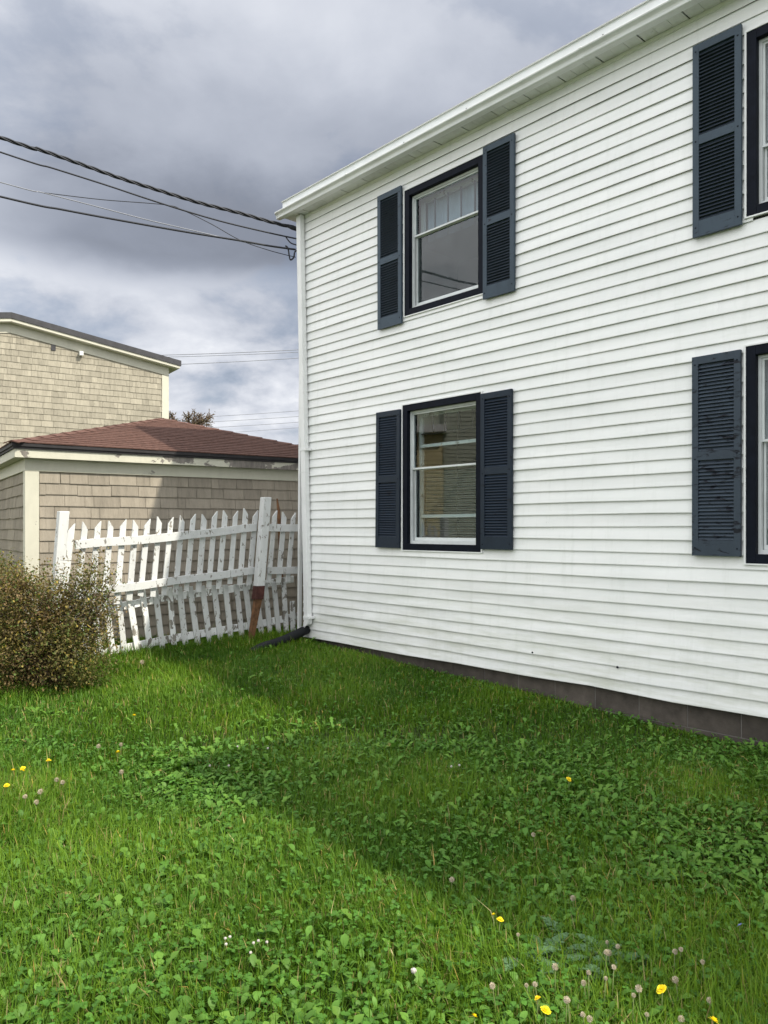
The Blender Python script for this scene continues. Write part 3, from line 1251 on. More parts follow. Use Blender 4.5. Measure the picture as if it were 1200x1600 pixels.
# ------------------------------------------------------------------ house across the yard, seen only mirrored in the windows
def build_neighbour():
    root = empty('clapboard_house', (-12.5, 7.5, 0), label='pale green and yellow clapboard house across the yard, mirrored in the lower window', cat='house')
    def wall(name, y0, y1, x, z1, mat):
        m = MB()
        n = int(z1 / .11)
        for k in range(n):
            z = .2 + k * .11
            m.quad((x + .02, y0, z), (x + .02, y1, z), (x + .004, y1, z + .11), (x + .004, y0, z + .11))
            m.quad((x, y0, z), (x, y1, z), (x + .02, y1, z), (x + .02, y0, z))
        m.box(x - .2, x, y0, y1, 0, z1 + .2)
        m.build(name, mat, root, fix=False)
    wall('green_wall', -6, .55, 0, 5.2, M_GREEN)
    wall('yellow_wall', .56, 3.0, .4, 3.9, M_YELLOW)
    m = MB()
    m.box(-8, -.21, -5.9, 3, 0, 5.2)
    m.build('core', M_GREEN, root)
    m = MB()
    m.box(-8.3, .35, -6.3, .6, 5.45, 5.6)
    m.build('roof', M_ROOFDARK, root)
    m = MB()
    m.box(-.2, .8, .45, 3.2, 4.11, 4.3)
    m.build('porch_roof', M_WHITE, root)
    for y in (-4.5, -2.2):
        m = MB()
        m.box(.03, .08, y, y + .9, 1.2, 2.5)
        m.build('window', M_WHITE, root)


build_neighbour()


# ------------------------------------------------------------------ picket fence
def fence_xy(i, back=0.0):
    """plan position of picket i (0 at left .. 20 at the house)"""
    a = Vector(((113 - 600) / F * 7.95, 7.95))
    b = Vector(((460 - 600) / F * 9.65, 9.65))
    p = a.lerp(b, i / 20)
    return p


FA, FB = fence_xy(0), fence_xy(20)
FD = (FB - FA).normalized()
FNRM = Vector((FD.y, -FD.x))        # towards the camera


def fpt(i, out, zrel):
    p = fence_xy(i) + FNRM * out
    return Vector((p.x, p.y, H + zrel))


def lerp_tab(tab, x):
    for (x0, y0), (x1, y1) in zip(tab[:-1], tab[1:]):
        if x <= x1:
            return y0 + (y1 - y0) * (x - x0) / (x1 - x0)
    return tab[-1][1]


TOPR = [(0, -.170), (2, -.149), (8, -.095), (15.4, .012), (21, .012)]
MIDR = [(0, -.70), (2.2, -.653), (8, -.590), (15.4, -.508), (21, -.52)]
TIPZ = [(0, .050), (8, .134), (14.8, .236), (18.3, .225), (21, .20)]
BOTZ = [(0, -.83), (8, -.765), (14, -.675), (21, -.680)]


def build_fence():
    root = empty('picket_fence', tuple(fpt(10, 0, -1.35)), label='sagging white picket fence section with two posts, leaning against the lower section', cat='fence')
    base = Vector(root.location)
    side3 = V3(FNRM)
    rr = random.Random(5)
    for i in range(21):
        zt, zb = lerp_tab(TIPZ, i), lerp_tab(BOTZ, i)
        zt += rr.uniform(-.012, .012)
        zb += rr.uniform(-.02, .02)
        w = .062 + rr.uniform(-.004, .004)
        th = .019
        lean = .085 + rr.uniform(-.012, .012)           # metres sideways from bottom to top
        o = -.022
        def at(x, z, dd):
            f = (z - zt) / (zt - zb)
            p = fence_xy(i) + FD * (x + lean * f + .004) + FNRM * (o + dd)
            return Vector((p.x, p.y, H + z)) - base
        hw = w / 2
        cut = .075
        if i % 2 == 0:     # tip on the right
            prof = [(-hw, zb), (hw, zb), (hw, zt), (hw - .008, zt), (-hw, zt - cut)]
        else:
            prof = [(-hw, zb), (hw, zb), (hw, zt - cut), (-hw + .008, zt), (-hw, zt)]
        if rr.random() < .5:   # broken foot
            prof[0] = (-hw, zb + rr.uniform(.0, .035))
            prof[1] = (hw, zb + rr.uniform(.0, .02))
        m = MB()
        m.prism([[at(x, z, th / 2) for x, z in prof], [at(x, z, -th / 2) for x, z in prof]], None)
        m.build('picket', M_FENCE, root, bevel=.002)
    # rails
    for tab, hgt in ((TOPR, .092), (MIDR, .086)):
        for (a, b) in ((.2, 15.9), (17.1, 21.0)):
            m = MB()
            rings = []
            n = 12
            for k in range(n + 1):
                i = a + (b - a) * k / n
                z = lerp_tab(tab, i) + .004 * math.sin(i * .9)
                rings.append([fpt(i, -.011, z - hgt / 2) - base, fpt(i, .026, z - hgt / 2) - base, fpt(i, .026, z + hgt / 2) - base, fpt(i, -.011, z + hgt / 2) - base])
            m.prism(rings, None)
            m.build('rail', M_FENCE, root, bevel=.003)
    # posts (square, leaning)
    def post(name, top, bot, w, mat):
        m = MB()
        s2 = V3(FD)
        rings = []
        T, B = Vector(top), Vector(bot)
        for k in range(6):
            p = B.lerp(T, k / 5) - base
            rings.append([p - s2 * w / 2 - side3 * w / 2, p + s2 * w / 2 - side3 * w / 2, p + s2 * w / 2 + side3 * w / 2, p - s2 * w / 2 + side3 * w / 2])
        m.prism(rings, None)
        # bevelled cap
        p = T - base
        return m.build(name, mat, root, bevel=.006)
    Yl, Yr = 7.83, 9.22
    post('post', px(99, 799, Yl), px(82, 1010, Yl - .02), .098, M_FENCE)
    post('post', px(415.5, 777, Yr), px(404.5, 918, Yr - .03), .100, M_FENCE)
    post('post_socket', px(404.8, 915, Yr - .03), px(402.5, 936, Yr - .03), .108, M_RUSTD)
    m = MB()
    a, b = px(403, 936, Yr - .03) - base, px(389, 1016, Yr - .05) - base
    rings = []
    for k, p in enumerate((a, a.lerp(b, .5), b)):
        w = (.088, .070, .050)[k]
        e1, e2 = V3(FD) * w / 2, side3 * .03
        rings.append([p - e1 - e2, p + e1 - e2, p + e1 + e2, p - e1 + e2])
    m.prism(rings, None)
    m.build('stake', M_RUST, root, bevel=.004)

    # lower fence section standing behind
    low = empty('picket_fence', tuple(fpt(10, -.1, -1.35)), label='lower flaking picket fence section with bare grey boards, behind the sagging one', cat='fence')
    base2 = Vector(low.location)
    tops = [104, 123, 143, 164, 184, 200, 222, 242, 264.6, 280, 296.7, 316, 334, 351.7, 369, 383, 398, 414, 427.7, 443, 456]
    bots = [120, 140, 160, 178, 196, 218, 236, 254, 272, 290, 309.5, 329, 346, 362.7, 379, 394, 410, 423, 436, 448, 458]
    boty = [1046, 1044, 1040, 1034, 1032, 1028, 1022, 1012, 1006, 1006, 1007, 1009, 1009, 1009, 1000, 998, 996, 994, 992, 994, 992]
    o = -.13
    P0 = fence_xy(0) + FNRM * o

    def on_plane(x, y):
        # intersect the pixel ray with the plane of the lower section
        a = (x - 600) / F
        # point (aY, Y); (aY - P0x) * n.x + (Y - P0y) * n.y = 0
        Y = (P0.x * FNRM.x + P0.y * FNRM.y) / (a * FNRM.x + FNRM.y)
        return px(x, y, Y)
    for k, (tx, bx_, by) in enumerate(zip(tops, bots, boty)):
        ty = 925 - (tx - 100) * .045
        T = on_plane(tx, ty) - base2
        B = on_plane(bx_, by + 3) - base2
        if k == 20:
            T = T.lerp(B, .35)
        w = .064 + rr.uniform(-.005, .005)
        e = V3(FD) * w / 2
        th = side3 * .010
        up = (T - B).normalized()
        skew = rr.uniform(-.02, .03)
        m = MB()
        r = [B - e + up * max(skew, 0), B + e + up * max(-skew, 0) + up * (.04 if k > 15 else 0) * (k % 2), T + e, T - e]
        m.prism([[q + th for q in r], [q - th for q in r]], None)
        m.build('picket', M_FENCE_OLD if k in (3, 5, 6, 8, 19, 20) else M_FENCE, low, bevel=.002)
    for ys in ([(110, 961), (200, 946), (260, 934), (360, 921), (460, 905)], [(110, 1040), (154, 1022), (260, 1000), (342, 986), (403, 976), (470, 962)]):
        m = MB()
        rings = []
        for (x, y) in ys:
            p = on_plane(x, y) - base2
            rings.append([p - side3 * .052 + Vector((0, 0, -.042)), p - side3 * .013 + Vector((0, 0, -.042)), p - side3 * .013 + Vector((0, 0, .042)), p - side3 * .052 + Vector((0, 0, .042))])
        m.prism(rings, None)
        m.build('rail', M_FENCE_OLD, low, bevel=.003)

    # rusty rod leaning behind the fence
    m = MB()
    Y = 9.75
    a = px(433, 779, Y)
    rod_base = px(447, 1010, Y)
    m.tube([px(433, 779, Y) - rod_base, px(435.5, 800, Y) - rod_base, px(438, 860, Y) - rod_base, Vector((0, 0, 0))], [.010, .022, .020, .018], 8)
    m.build('rusty_rod', M_RUST, None, loc=tuple(rod_base), label='thin rusty iron rod standing behind the pickets near the downspout', cat='rod')


build_fence()


# ------------------------------------------------------------------ drain hose at the foot of the downspout
def catmull(pts, n=8):
    pts = [Vector(p) for p in pts]
    P = [pts[0] * 2 - pts[1]] + pts + [pts[-1] * 2 - pts[-2]]
    out = []
    for i in range(1, len(P) - 2):
        for k in range(n):
            t = k / n
            p0, p1, p2, p3 = P[i - 1], P[i], P[i + 1], P[i + 2]
            out.append(.5 * ((2 * p1) + (-p0 + p2) * t + (2 * p0 - 5 * p1 + 4 * p2 - p3) * t * t + (-p0 + 3 * p1 - 3 * p2 + p3) * t ** 3))
    out.append(pts[-1])
    return out


def build_hose():
    p = [px(480, 983, 9.30), px(466, 990, 9.16), px(448, 998.5, 8.98), px(428, 1006, 8.80), px(410, 1011.5, 8.68), px(390, 1015, 8.62)]
    p[-1].z -= .05
    path = catmull(p, 14)
    base = Vector((p[2].x, p[2].y, ground_z(p[2].x, p[2].y)))
    m = MB()
    rad = [.052 + (.004 if k % 2 else 0) for k in range(len(path))]
    m.tube([q - base for q in path], rad, 14)
    o = m.build('drain_hose', M_BLACK, None, loc=tuple(base), smooth=True, label='black flexible drain hose lying in the grass below the white downspout', cat='hose')


build_hose()


# ------------------------------------------------------------------ overhead cables
def cable(name, pts, rad, mat, label, depths=(8.2, 9.45), twist=0, ext=True, cat='cable', group=None):
    (x0, _), (x1, _) = pts[0], pts[-1]
    W = []
    for (x, y) in pts:
        f = x / 460.0
        Y = depths[0] + (depths[1] - depths[0]) * f
        W.append(px(x, y, Y))
    if ext:
        d = (W[0] - W[1]).normalized()
        W = [W[0] + d * 7 + Vector((0, 0, .55)), W[0] + d * 3 + Vector((0, 0, .12))] + W
    path = catmull(W, 8)
    base = path[-1].copy()
    m = MB()
    if twist:
        for s in range(3):
            q = []
            for k, p in enumerate(path):
                # resample for twisting
                q.append(p)
            fine = []
            for a, b in zip(q[:-1], q[1:]):
                for t in range(4):
                    fine.append(a.lerp(b, t / 4))
            fine.append(q[-1])
            L = 0
            off = []
            for k, p in enumerate(fine):
                if k:
                    L += (p - fine[k - 1]).length
                ang = L * 14 + s * 2.094
                off.append(p + Vector((0, math.cos(ang), math.sin(ang))) * rad * .75 - base)
            m.tube(off, rad * .62, 5)
    else:
        m.tube([p - base for p in path], rad, 6)
    return m.build(name, mat, None, loc=tuple(base), smooth=True, label=label, cat=cat, group=group)


cable('power_cable', [(0, 214.6), (62, 234), (125, 256), (187, 278), (250, 298), (312, 317), (375, 333), (420, 346), (463, 357)], .017, M_CABLE,
      'thick twisted black power cable, topmost line running to the house eave', twist=1)
cable('telephone_cable', [(0, 237.5), (83, 263), (167, 289.6), (225, 309), (287.5, 329), (350, 347), (417, 363), (463, 373)], .009, M_CABLE,
      'single dark cable just under the thick twisted one')
cable('drop_cable', [(0, 307), (100, 328), (208, 348), (300, 364), (375, 376), (420, 384), (462, 390)], .0115, M_CABLE,
      'dark cable lowest at the left edge, ending in a drip loop at the corner')
cable('guy_wire', [(0, 284.6), (67, 301), (167, 327), (230, 343.5), (292, 358), (375, 377), (430, 386), (462, 390.5)], .0055, M_CABLE_G,
      'pale thin wire sagging down to meet the lowest cable')
cable('tie_wire', [(67, 301), (160, 312), (258, 320), (287, 329), (330, 350), (375, 375), (420, 391), (462, 402)], .0045, M_CABLE,
      'thin dark wire crossing from the pale wire to below the drip loop', ext=False)


def small_cables():
    Y = 9.43
    path = catmull([px(446, 384, Y), px(450, 388, Y), px(452, 400, Y), px(454, 406, Y), px(459, 402, Y), px(460.5, 394, Y), px(465, 391, Y)], 6)
    base = path[-1].copy()
    m = MB()
    m.tube([p - base for p in path], .010, 6)
    m.build('drip_loop', M_CABLE, None, loc=tuple(base), smooth=True, label='small black cable loop hanging at the house corner below the eave', cat='cable')
    path = catmull([px(446, 369, Y), px(450, 375, Y), px(455, 380, Y), px(464, 383, Y)], 6)
    base = path[-1].copy()
    m = MB()
    m.tube([p - base for p in path], .008, 6)
    m.build('cable_tail', M_CABLE, None, loc=tuple(base), smooth=True, label='short curved cable tail between the drip loop and the thick cable end', cat='cable')
    a, b = px(449, 352.5, Y), px(465, 358.5, Y)
    m = MB()
    m.tube([a - b, (a - b) * .5, Vector((0, 0, 0))], [.020, .030, .026], 8)
    m.build('cable_clamp', M_CABLE, None, loc=tuple(b), smooth=True, label='black clamp gripping the thick twisted cable under the eave', cat='clamp')


small_cables()


def far_wires():
    D = 42
    rows = [((200, 556), (560, 541), .020, 'upper of two close wires far behind, above the shingled building roof end'),
            ((200, 559), (560, 545), .016, 'lower of two close wires far behind, above the shingled building roof end'),
            ((200, 572), (560, 553), .018, 'single far wire just below the close pair of wires'),
            ((240, 655), (560, 634), .013, 'topmost of four faint far wires above the garage roof'),
            ((240, 663), (560, 643), .013, 'second of four faint far wires above the garage roof'),
            ((240, 672), (560, 652), .013, 'third of four faint far wires above the garage roof'),
            ((240, 682), (560, 660), .011, 'lowest of four faint far wires above the garage roof'),
            ((380, 697), (600, 688), .045, 'thick dark far cable just over the garage roof beside the downspout')]
    for (a, b, r, lab) in rows:
        A, B = px(*a, D), px(*b, D)
        pts = []
        for k in range(9):
            t = k / 8
            p = A.lerp(B, t)
            p.z -= .25 * 4 * t * (1 - t) * .3
            pts.append(p)
        base = pts[0].copy()
        m = MB()
        m.tube([p - base for p in pts], r, 5)
        m.build('overhead_wire', M_CABLE_G if r < .04 else M_CABLE, None, loc=tuple(base), label=lab, cat='wire', group='far overhead wires')


far_wires()


# ------------------------------------------------------------------ vegetation builders (numpy)
def mesh_np(name, verts, faces, cols, smooth=True):
    """faces: list of (count x k) index arrays; cols: one colour for each vertex"""
    me = bpy.data.meshes.new(name)
    nv = len(verts)
    me.vertices.add(nv)
    me.vertices.foreach_set('co', verts.astype(np.float32).ravel())
    loops = np.concatenate([f.ravel() for f in faces])
    sizes = np.concatenate([np.full(len(f), f.shape[1]) for f in faces])
    starts = np.concatenate([[0], np.cumsum(sizes)[:-1]])
    me.loops.add(len(loops))
    me.loops.foreach_set('vertex_index', loops.astype(np.int32))
    me.polygons.add(len(sizes))
    me.polygons.foreach_set('loop_start', starts.astype(np.int32))
    me.polygons.foreach_set('loop_total', sizes.astype(np.int32))
    if smooth:
        me.polygons.foreach_set('use_smooth', np.ones(len(sizes), dtype=bool))
    at = me.color_attributes.new('tint', 'FLOAT_COLOR', 'POINT')
    c4 = np.ones((nv, 4), dtype=np.float32)
    c4[:, :3] = cols
    at.data.foreach_set('color', c4.ravel())
    me.update(calc_edges=True)
    return me


_tabs = [rng.random((64, 64)) for _ in range(6)]


def vnoise(x, y, k=0, scale=1.0):
    t = _tabs[k % 6]
    x = x * scale + 17.3 * k
    y = y * scale + 9.1 * k
    xi = np.floor(x).astype(int)
    yi = np.floor(y).astype(int)
    fx = x - xi
    fy = y - yi
    fx = fx * fx * (3 - 2 * fx)
    fy = fy * fy * (3 - 2 * fy)
    g = lambda a, b: t[a % 64, b % 64]
    return (g(xi, yi) * (1 - fx) + g(xi + 1, yi) * fx) * (1 - fy) + (g(xi, yi + 1) * (1 - fx) + g(xi + 1, yi + 1) * fx) * fy


def lawn_points(n, ymin, ymax, marg=1.0):
    """random points of the lawn inside (and a step beside) the view"""
    y = ymin + (ymax - ymin) * rng.random(n)
    half = .5 * y + marg
    x = (rng.random(n) * 2 - 1) * (.5 * ymax + marg)
    ok = np.abs(x) < half
    x, y = x[ok], y[ok]
    d = (x - HC.x) * HN.x + (y - HC.y) * HN.y
    s = (x - HC.x) * HU.x + (y - HC.y) * HU.y
    a = (x - GK.x) * GU.x + (y - GK.y) * GU.y
    b = (x - GK.x) * GV.x + (y - GK.y) * GV.y
    ok = ~((d < .02) & (s > -.03)) & ~((b > -.02) & (a > -.03))
    return x[ok], y[ok], d[ok], s[ok]


def density_fn(kind, x, y, d):
    """how much of each plant grows where"""
    p = vnoise(x, y, 0, .9)
    q = vnoise(x, y, 1, 2.2)
    broad = np.clip((p * .6 + q * .4 - .30) * 3.0, 0.14, 1)
    # fewer broad leaves on the far strip, more in the middle of the yard
    mid = np.clip((7.2 - y) / 2.5, .15, 1)
    shade = np.clip((3.1 - d) / .8, 0, 1) * np.clip((6.6 - y) / 1.2, 0, 1) * np.clip((d - .1) / .5, .3, 1)
    return np.clip(broad * mid + .35 * shade, 0, 1)


def grass():
    V, FQ, FT, C = [], [], [], []
    base = 0
    for (n, y0, y1, wmul) in ((230000, 1.7, 3.4, 1.0), (300000, 3.4, 5.2, 1.15), (400000, 5.2, 10.6, 1.6)):
        x, y, d, s = lawn_points(n, y0, y1)
        br = density_fn('g', x, y, d)
        keep = rng.random(len(x)) > br * .58
        x, y, d, s = x[keep], y[keep], d[keep], s[keep]
        n = len(x)
        z = ground_z_np(x, y) - .006
        pn = vnoise(x, y, 2, 1.3)
        pf = vnoise(x, y, 3, 5.0)
        L = (.045 + .065 * rng.random(n) ** 1.3) * (.72 + .65 * pn)
        # longer tufts along walls and the fence, and at the left front
        fx = (x - FA.x) * FNRM.x + (y - FA.y) * FNRM.y
        edge = -np.exp(-np.clip(d - .05, 0, 9) / .22) * .45 + np.exp(-np.abs(fx - .02) / .14) * .6
        left = np.clip((-x - .9) / 1.5, 0, 1) * np.clip((6.2 - y) / 2, 0, 1) * .40
        L = L * (1 + edge + left)
        short = np.clip((x - .9) * 1.2, 0, 1) * np.exp(-((y - 3.7) / .7) ** 2)
        L = L * (1 - .4 * short)
        tall = rng.random(n) < .012
        L = np.where(tall, L * 1.7, L)
        wd = (.0011 + .0015 * rng.random(n)) * wmul
        ang = rng.random(n) * 2 * np.pi
        # neighbouring blades comb the same way
        comb = vnoise(x, y, 4, 1.1) * 6.28
        ang = np.where(rng.random(n) < .35, comb + rng.normal(0, .8, n), ang)
        lean = np.clip(np.abs(rng.normal(.50, .42, n)), .02, 1.4)
        dx, dy = np.cos(ang), np.sin(ang)
        wx, wy = -dy, dx
        h1 = L * .55
        hor1 = np.sin(lean * .55) * h1
        ver1 = np.cos(lean * .55) * h1
        hor2 = hor1 + np.sin(np.minimum(lean * 1.7, 2.0)) * (L - h1)
        ver2 = ver1 + np.cos(np.minimum(lean * 1.7, 2.0)) * (L - h1)
        P = np.zeros((n, 5, 3))
        for k, (sg, hh, vv, ww) in enumerate(((-1, 0, 0, .8), (1, 0, 0, .8), (1, hor1, ver1, 1.0), (-1, hor1, ver1, 1.0), (0, hor2, ver2, 0))):
            P[:, k, 0] = x + dx * hh + sg * wx * wd * ww
            P[:, k, 1] = y + dy * hh + sg * wy * wd * ww
            P[:, k, 2] = z + vv
        idx = base + np.arange(n)[:, None] * 5
        FQ.append(idx + np.array([[0, 1, 2, 3]]))
        FT.append(idx + np.array([[3, 2, 4]]))
        base += n * 5
        # colours of the blades themselves
        t = rng.random(n)
        col = np.empty((n, 3))
        g1 = np.array([.048, .122, .010])
        g2 = np.array([.132, .238, .019])
        mixv = np.clip(.25 + .9 * (pn - .5) + .5 * (t - .5) + .3 * pf, 0, 1)[:, None]
        col[:] = g1 * (1 - mixv) + g2 * mixv
        # yellowing / dry blades
        dry = (rng.random(n) < (.035 + .14 * short + .05 * (pf > .72)))
        col[dry] = np.array([.30, .25, .095]) * (.7 + .6 * rng.random((dry.sum(), 1)))
        straw = rng.random(n) < (.006 + .010 * (y < 3.2))
        col[straw] = np.array([.36, .31, .15]) * (.7 + .5 * rng.random((straw.sum(), 1)))
        lime = (rng.random(n) < .12)
        col[lime] = col[lime] * np.array([1.45, 1.2, .9])
        col *= (.82 + .36 * rng.random((n, 1)))
        V.append(P.reshape(-1, 3))
        C.append(np.repeat(col, 5, axis=0))
    me = mesh_np('grass', np.concatenate(V), [np.concatenate(FQ), np.concatenate(FT)], np.concatenate(C))
    link('grass', me, M_GRASS, kind='stuff', label='unmown green lawn grass between the fence, the house and the camera', cat='grass')


grass()


def leaf_batch(x, y, z, ang, length, width, tilt, curve, col, profile, fold=.25, lobes=0.0):
    """many leaves at once: stations along the midrib, folded along it"""
    n = len(x)
    ns = len(profile)
    P = np.zeros((n, ns, 3, 3))
    dx, dy = np.cos(ang), np.sin(ang)
    wx, wy = -dy, dx
    hor = np.zeros(n)
    ver = np.zeros(n)
    for k in range(ns):
        f = k / (ns - 1)
        if k:
            th = tilt - curve * (f - .5 / (ns - 1))
            hor = hor + np.cos(th) * length / (ns - 1)
            ver = ver + np.sin(th) * length / (ns - 1)
        w = width * profile[k]
        for j, sg in enumerate((-1, 0, 1)):
            up = fold * w * abs(sg)
            P[:, k, j, 0] = x + dx * hor + sg * wx * w
            P[:, k, j, 1] = y + dy * hor + sg * wy * w
            P[:, k, j, 2] = z + ver + up
    nv = ns * 3
    idx = np.arange(n)[:, None] * nv
    F = []
    for k in range(ns - 1):
        for j in range(2):
            a = k * 3 + j
            F.append(idx + np.array([[a, a + 1, a + 4, a + 3]]))
    return P.reshape(-1, 3), np.concatenate(F), np.repeat(col, nv, axis=0)


def weeds():
    V, Fs, C = [], [], []
    base = 0

    def add(v, f, c):
        nonlocal base
        V.append(v)
        Fs.append(f + base)
        C.append(c)
        base += len(v)
    # dandelion-like rosettes
    for (n, y0, y1) in ((1500, 1.8, 3.4), (3000, 3.4, 5.4), (2200, 5.4, 9.4)):
        x, y, d, s = lawn_points(n, y0, y1)
        br = density_fn('w', x, y, d)
        k = rng.random(len(x)) < br
        x, y = x[k], y[k]
        m = rng.integers(4, 9, len(x))
        xx, yy = np.repeat(x, m), np.repeat(y, m)
        nn = len(xx)
        size = np.repeat(.75 + .5 * rng.random(len(x)), m)
        L = (.045 + .055 * rng.random(nn)) * size
        Wd = L * (.13 + .09 * rng.random(nn))
        ang = rng.random(nn) * 6.283
        tilt = .55 + .75 * rng.random(nn)
        curve = .6 + 1.0 * rng.random(nn)
        hue = np.repeat(rng.random((len(x), 1)), m, axis=0)
        col = np.array([.062, .155, .018]) * (1 - hue) + np.array([.125, .240, .034]) * hue
        col = col * (.8 + .4 * rng.random((nn, 1)))
        yel = rng.random(nn) < .008
        col[yel] = np.array([.24, .21, .06])
        prof = [.10, .42, .20, .66, .30, .92, .45, 1.0, .62, .06]
        v, f, c = leaf_batch(xx, yy, ground_z_np(xx, yy) + .012, ang, L, Wd, tilt, curve, col, prof, .3)
        add(v, f, c)
    # broad plantain / dock leaves, upright ovals
    for (n, y0, y1) in ((6500, 1.8, 3.4), (9500, 3.4, 5.4), (5000, 5.4, 9.4)):
        x, y, d, s = lawn_points(n, y0, y1)
        br = density_fn('w', x, y, d)
        k = rng.random(len(x)) < br * .9
        x, y = x[k], y[k]
        nn = len(x)
        L = .020 + .030 * rng.random(nn)
        Wd = L * (.20 + .14 * rng.random(nn))
        ang = rng.random(nn) * 6.283
        tilt = .45 + .95 * rng.random(nn)
        curve = .3 + 1.1 * rng.random(nn)
        hue = vnoise(x, y, 5, 1.7)[:, None]
        col = np.array([.058, .155, .019]) * (1 - hue) + np.array([.120, .240, .038]) * hue
        col = col * (.8 + .4 * rng.random((nn, 1)))
        v, f, c = leaf_batch(x, y, ground_z_np(x, y) + .018 + .045 * rng.random(nn), ang, L, Wd, tilt, curve, col, [.08, .6, .95, 1.0, .75, .06], .28)
        add(v, f, c)
    # clover: three round leaflets on a stalk
    for (n, y0, y1) in ((7500, 1.8, 3.4), (9000, 3.4, 5.4), (7000, 5.4, 9.4)):
        x, y, d, s = lawn_points(n, y0, y1)
        cl = np.clip((vnoise(x, y, 3, .8) - .30) * 2.2, .05, 1)
        k = rng.random(len(x)) < cl
        x, y = x[k], y[k]
        nn = len(x)
        h = .025 + .05 * rng.random(nn)
        a0 = rng.random(nn) * 6.283
        col = np.array([.064, .162, .021]) * (.75 + .55 * rng.random((nn, 1)))
        sz = .006 + .007 * rng.random(nn)
        for q in range(3):
            a = a0 + q * 2.094
            v, f, c = leaf_batch(x, y, ground_z_np(x, y) + h, a, sz * 1.5, sz * .85, rng.normal(.35, .45, nn), .7 * np.ones(nn), col, [.1, .9, 1.0, .25], .35)
            add(v, f, c)
    me = mesh_np('lawn_weeds', np.concatenate(V), [np.concatenate(Fs)], np.concatenate(C))
    link('lawn_weeds', me, M_LEAF, kind='stuff', label='broad dandelion, plantain and clover leaves growing through the lawn', cat='weeds')


weeds()


# ------------------------------------------------------------------ shrub at the left
def shrub():
    base = px_ground(40, 1092)
    base = Vector((base.x - .05, base.y + .42, 0))
    base.z = ground_z(base.x, base.y)
    root = empty('shrub', tuple(base), label='twiggy shrub with small brown and olive leaves at the left edge', cat='shrub')
    rr = random.Random(21)
    # lobes of the crown, relative to the base: centre, radii
    lobes = [((-.28, -.02, .52), (.62, .50, .56)), ((.28, .06, .60), (.36, .34, .42)), ((.12, -.25, .32), (.52, .34, .36)),
             ((.40, .18, .82), (.22, .20, .38)), ((-.6, .1, .75), (.45, .4, .50)), ((-.15, -.2, .80), (.36, .32, .30)), ((.42, -.05, .30), (.28, .26, .28))]
    stems = MB()
    tips = []
    for k in range(46):
        c, r = lobes[rr.randrange(len(lobes))]
        t = Vector((c[0] + rr.gauss(0, .55) * r[0], c[1] + rr.gauss(0, .55) * r[1], c[2] + abs(rr.gauss(.25, .45)) * r[2]))
        a = Vector((rr.uniform(-.35, .3), rr.uniform(-.15, .15), -.02))
        mid = a.lerp(t, .5) + Vector((rr.uniform(-.06, .06), rr.uniform(-.06, .06), .08))
        path = catmull([a, mid, t], 4)
        stems.tube(path, [.009 * (1 - .8 * i / (len(path) - 1)) + .0012 for i in range(len(path))], 5)
        tips.append((mid, t))
        for q in range(5):
            f = rr.uniform(.35, .95)
            p = a.lerp(mid, f * 2) if f < .5 else mid.lerp(t, f * 2 - 1)
            e = p + Vector((rr.gauss(0, .14), rr.gauss(0, .14), rr.uniform(.02, .22)))
            stems.tube([p, p.lerp(e, .5) + Vector((0, 0, .02)), e], [.004, .003, .0012], 4)
            tips.append((p, e))
    stems.build('branches', M_BARK, root, smooth=True, fix=False)
    # leaves: gathered along twigs, plus a filling of the lobes
    pts = []
    for (p, e) in tips:
        for q in range(24):
            f = rr.random()
            pts.append(p.lerp(e, f) + Vector((rr.gauss(0, .028), rr.gauss(0, .028), rr.gauss(0, .028))))
    for c, r in lobes:
        n = int(9500 * r[0] * r[1] * r[2] / .1)
        cl = []
        for q in range(n // 26):
            while True:
                v = Vector((rr.uniform(-1, 1), rr.uniform(-1, 1), rr.uniform(-1, 1)))
                if v.length < 1:
                    break
            v = v * (v.length ** -.45 if v.length > .05 else 1)
            cc = Vector((c[0] + v.x * r[0], c[1] + v.y * r[1], c[2] + v.z * r[2]))
            for w in range(26):
                cl.append(cc + Vector((rr.gauss(0, .052), rr.gauss(0, .052), rr.gauss(0, .06))))
        pts += cl
    # slender shoots poking out of the top
    for k in range(26):
        a = Vector((rr.uniform(-.9, .55), rr.uniform(-.2, .3), rr.uniform(.85, 1.0)))
        if a.x > .2:
            a.z = rr.uniform(.95, 1.1)
        e = a + Vector((rr.gauss(.03, .05), rr.gauss(0, .05), rr.uniform(.12, .32)))
        for q in range(34):
            pts.append(a.lerp(e, rr.random()) + Vector((rr.gauss(0, .016), rr.gauss(0, .016), rr.gauss(0, .01))))
    P = np.array([tuple(p) for p in pts])
    P = P[P[:, 2] > .03]
    n = len(P)
    ang = rng.random(n) * 6.283
    L = .016 + .016 * rng.random(n)
    Wd = L * (.30 + .12 * rng.random(n))
    tilt = rng.normal(.1, .7, n)
    t = rng.random(n)
    patch = vnoise(P[:, 0] + 5, P[:, 2] + 3, 1, 4.0)
    olive = np.array([.165, .165, .050])
    brown = np.array([.250, .165, .085])
    yell = np.array([.42, .33, .08])
    green = np.array([.125, .175, .045])
    w = np.clip(patch * .9 + .5 * (t - .5), 0, 1)[:, None]
    col = olive * (1 - w) + brown * w
    g = rng.random(n) < .22
    col[g] = green
    yy = rng.random(n) < .07
    col[yy] = yell
    col *= (.42 + .75 * rng.random((n, 1)))
    v, f, c = leaf_batch(P[:, 0], P[:, 1], P[:, 2], ang, L, Wd, tilt, .5 * np.ones(n), col, [.15, 1.0, .1], .2)
    me = mesh_np('foliage', v, [f], c)
    link('foliage', me, M_SHRUBLEAF, root, kind='stuff')


shrub()


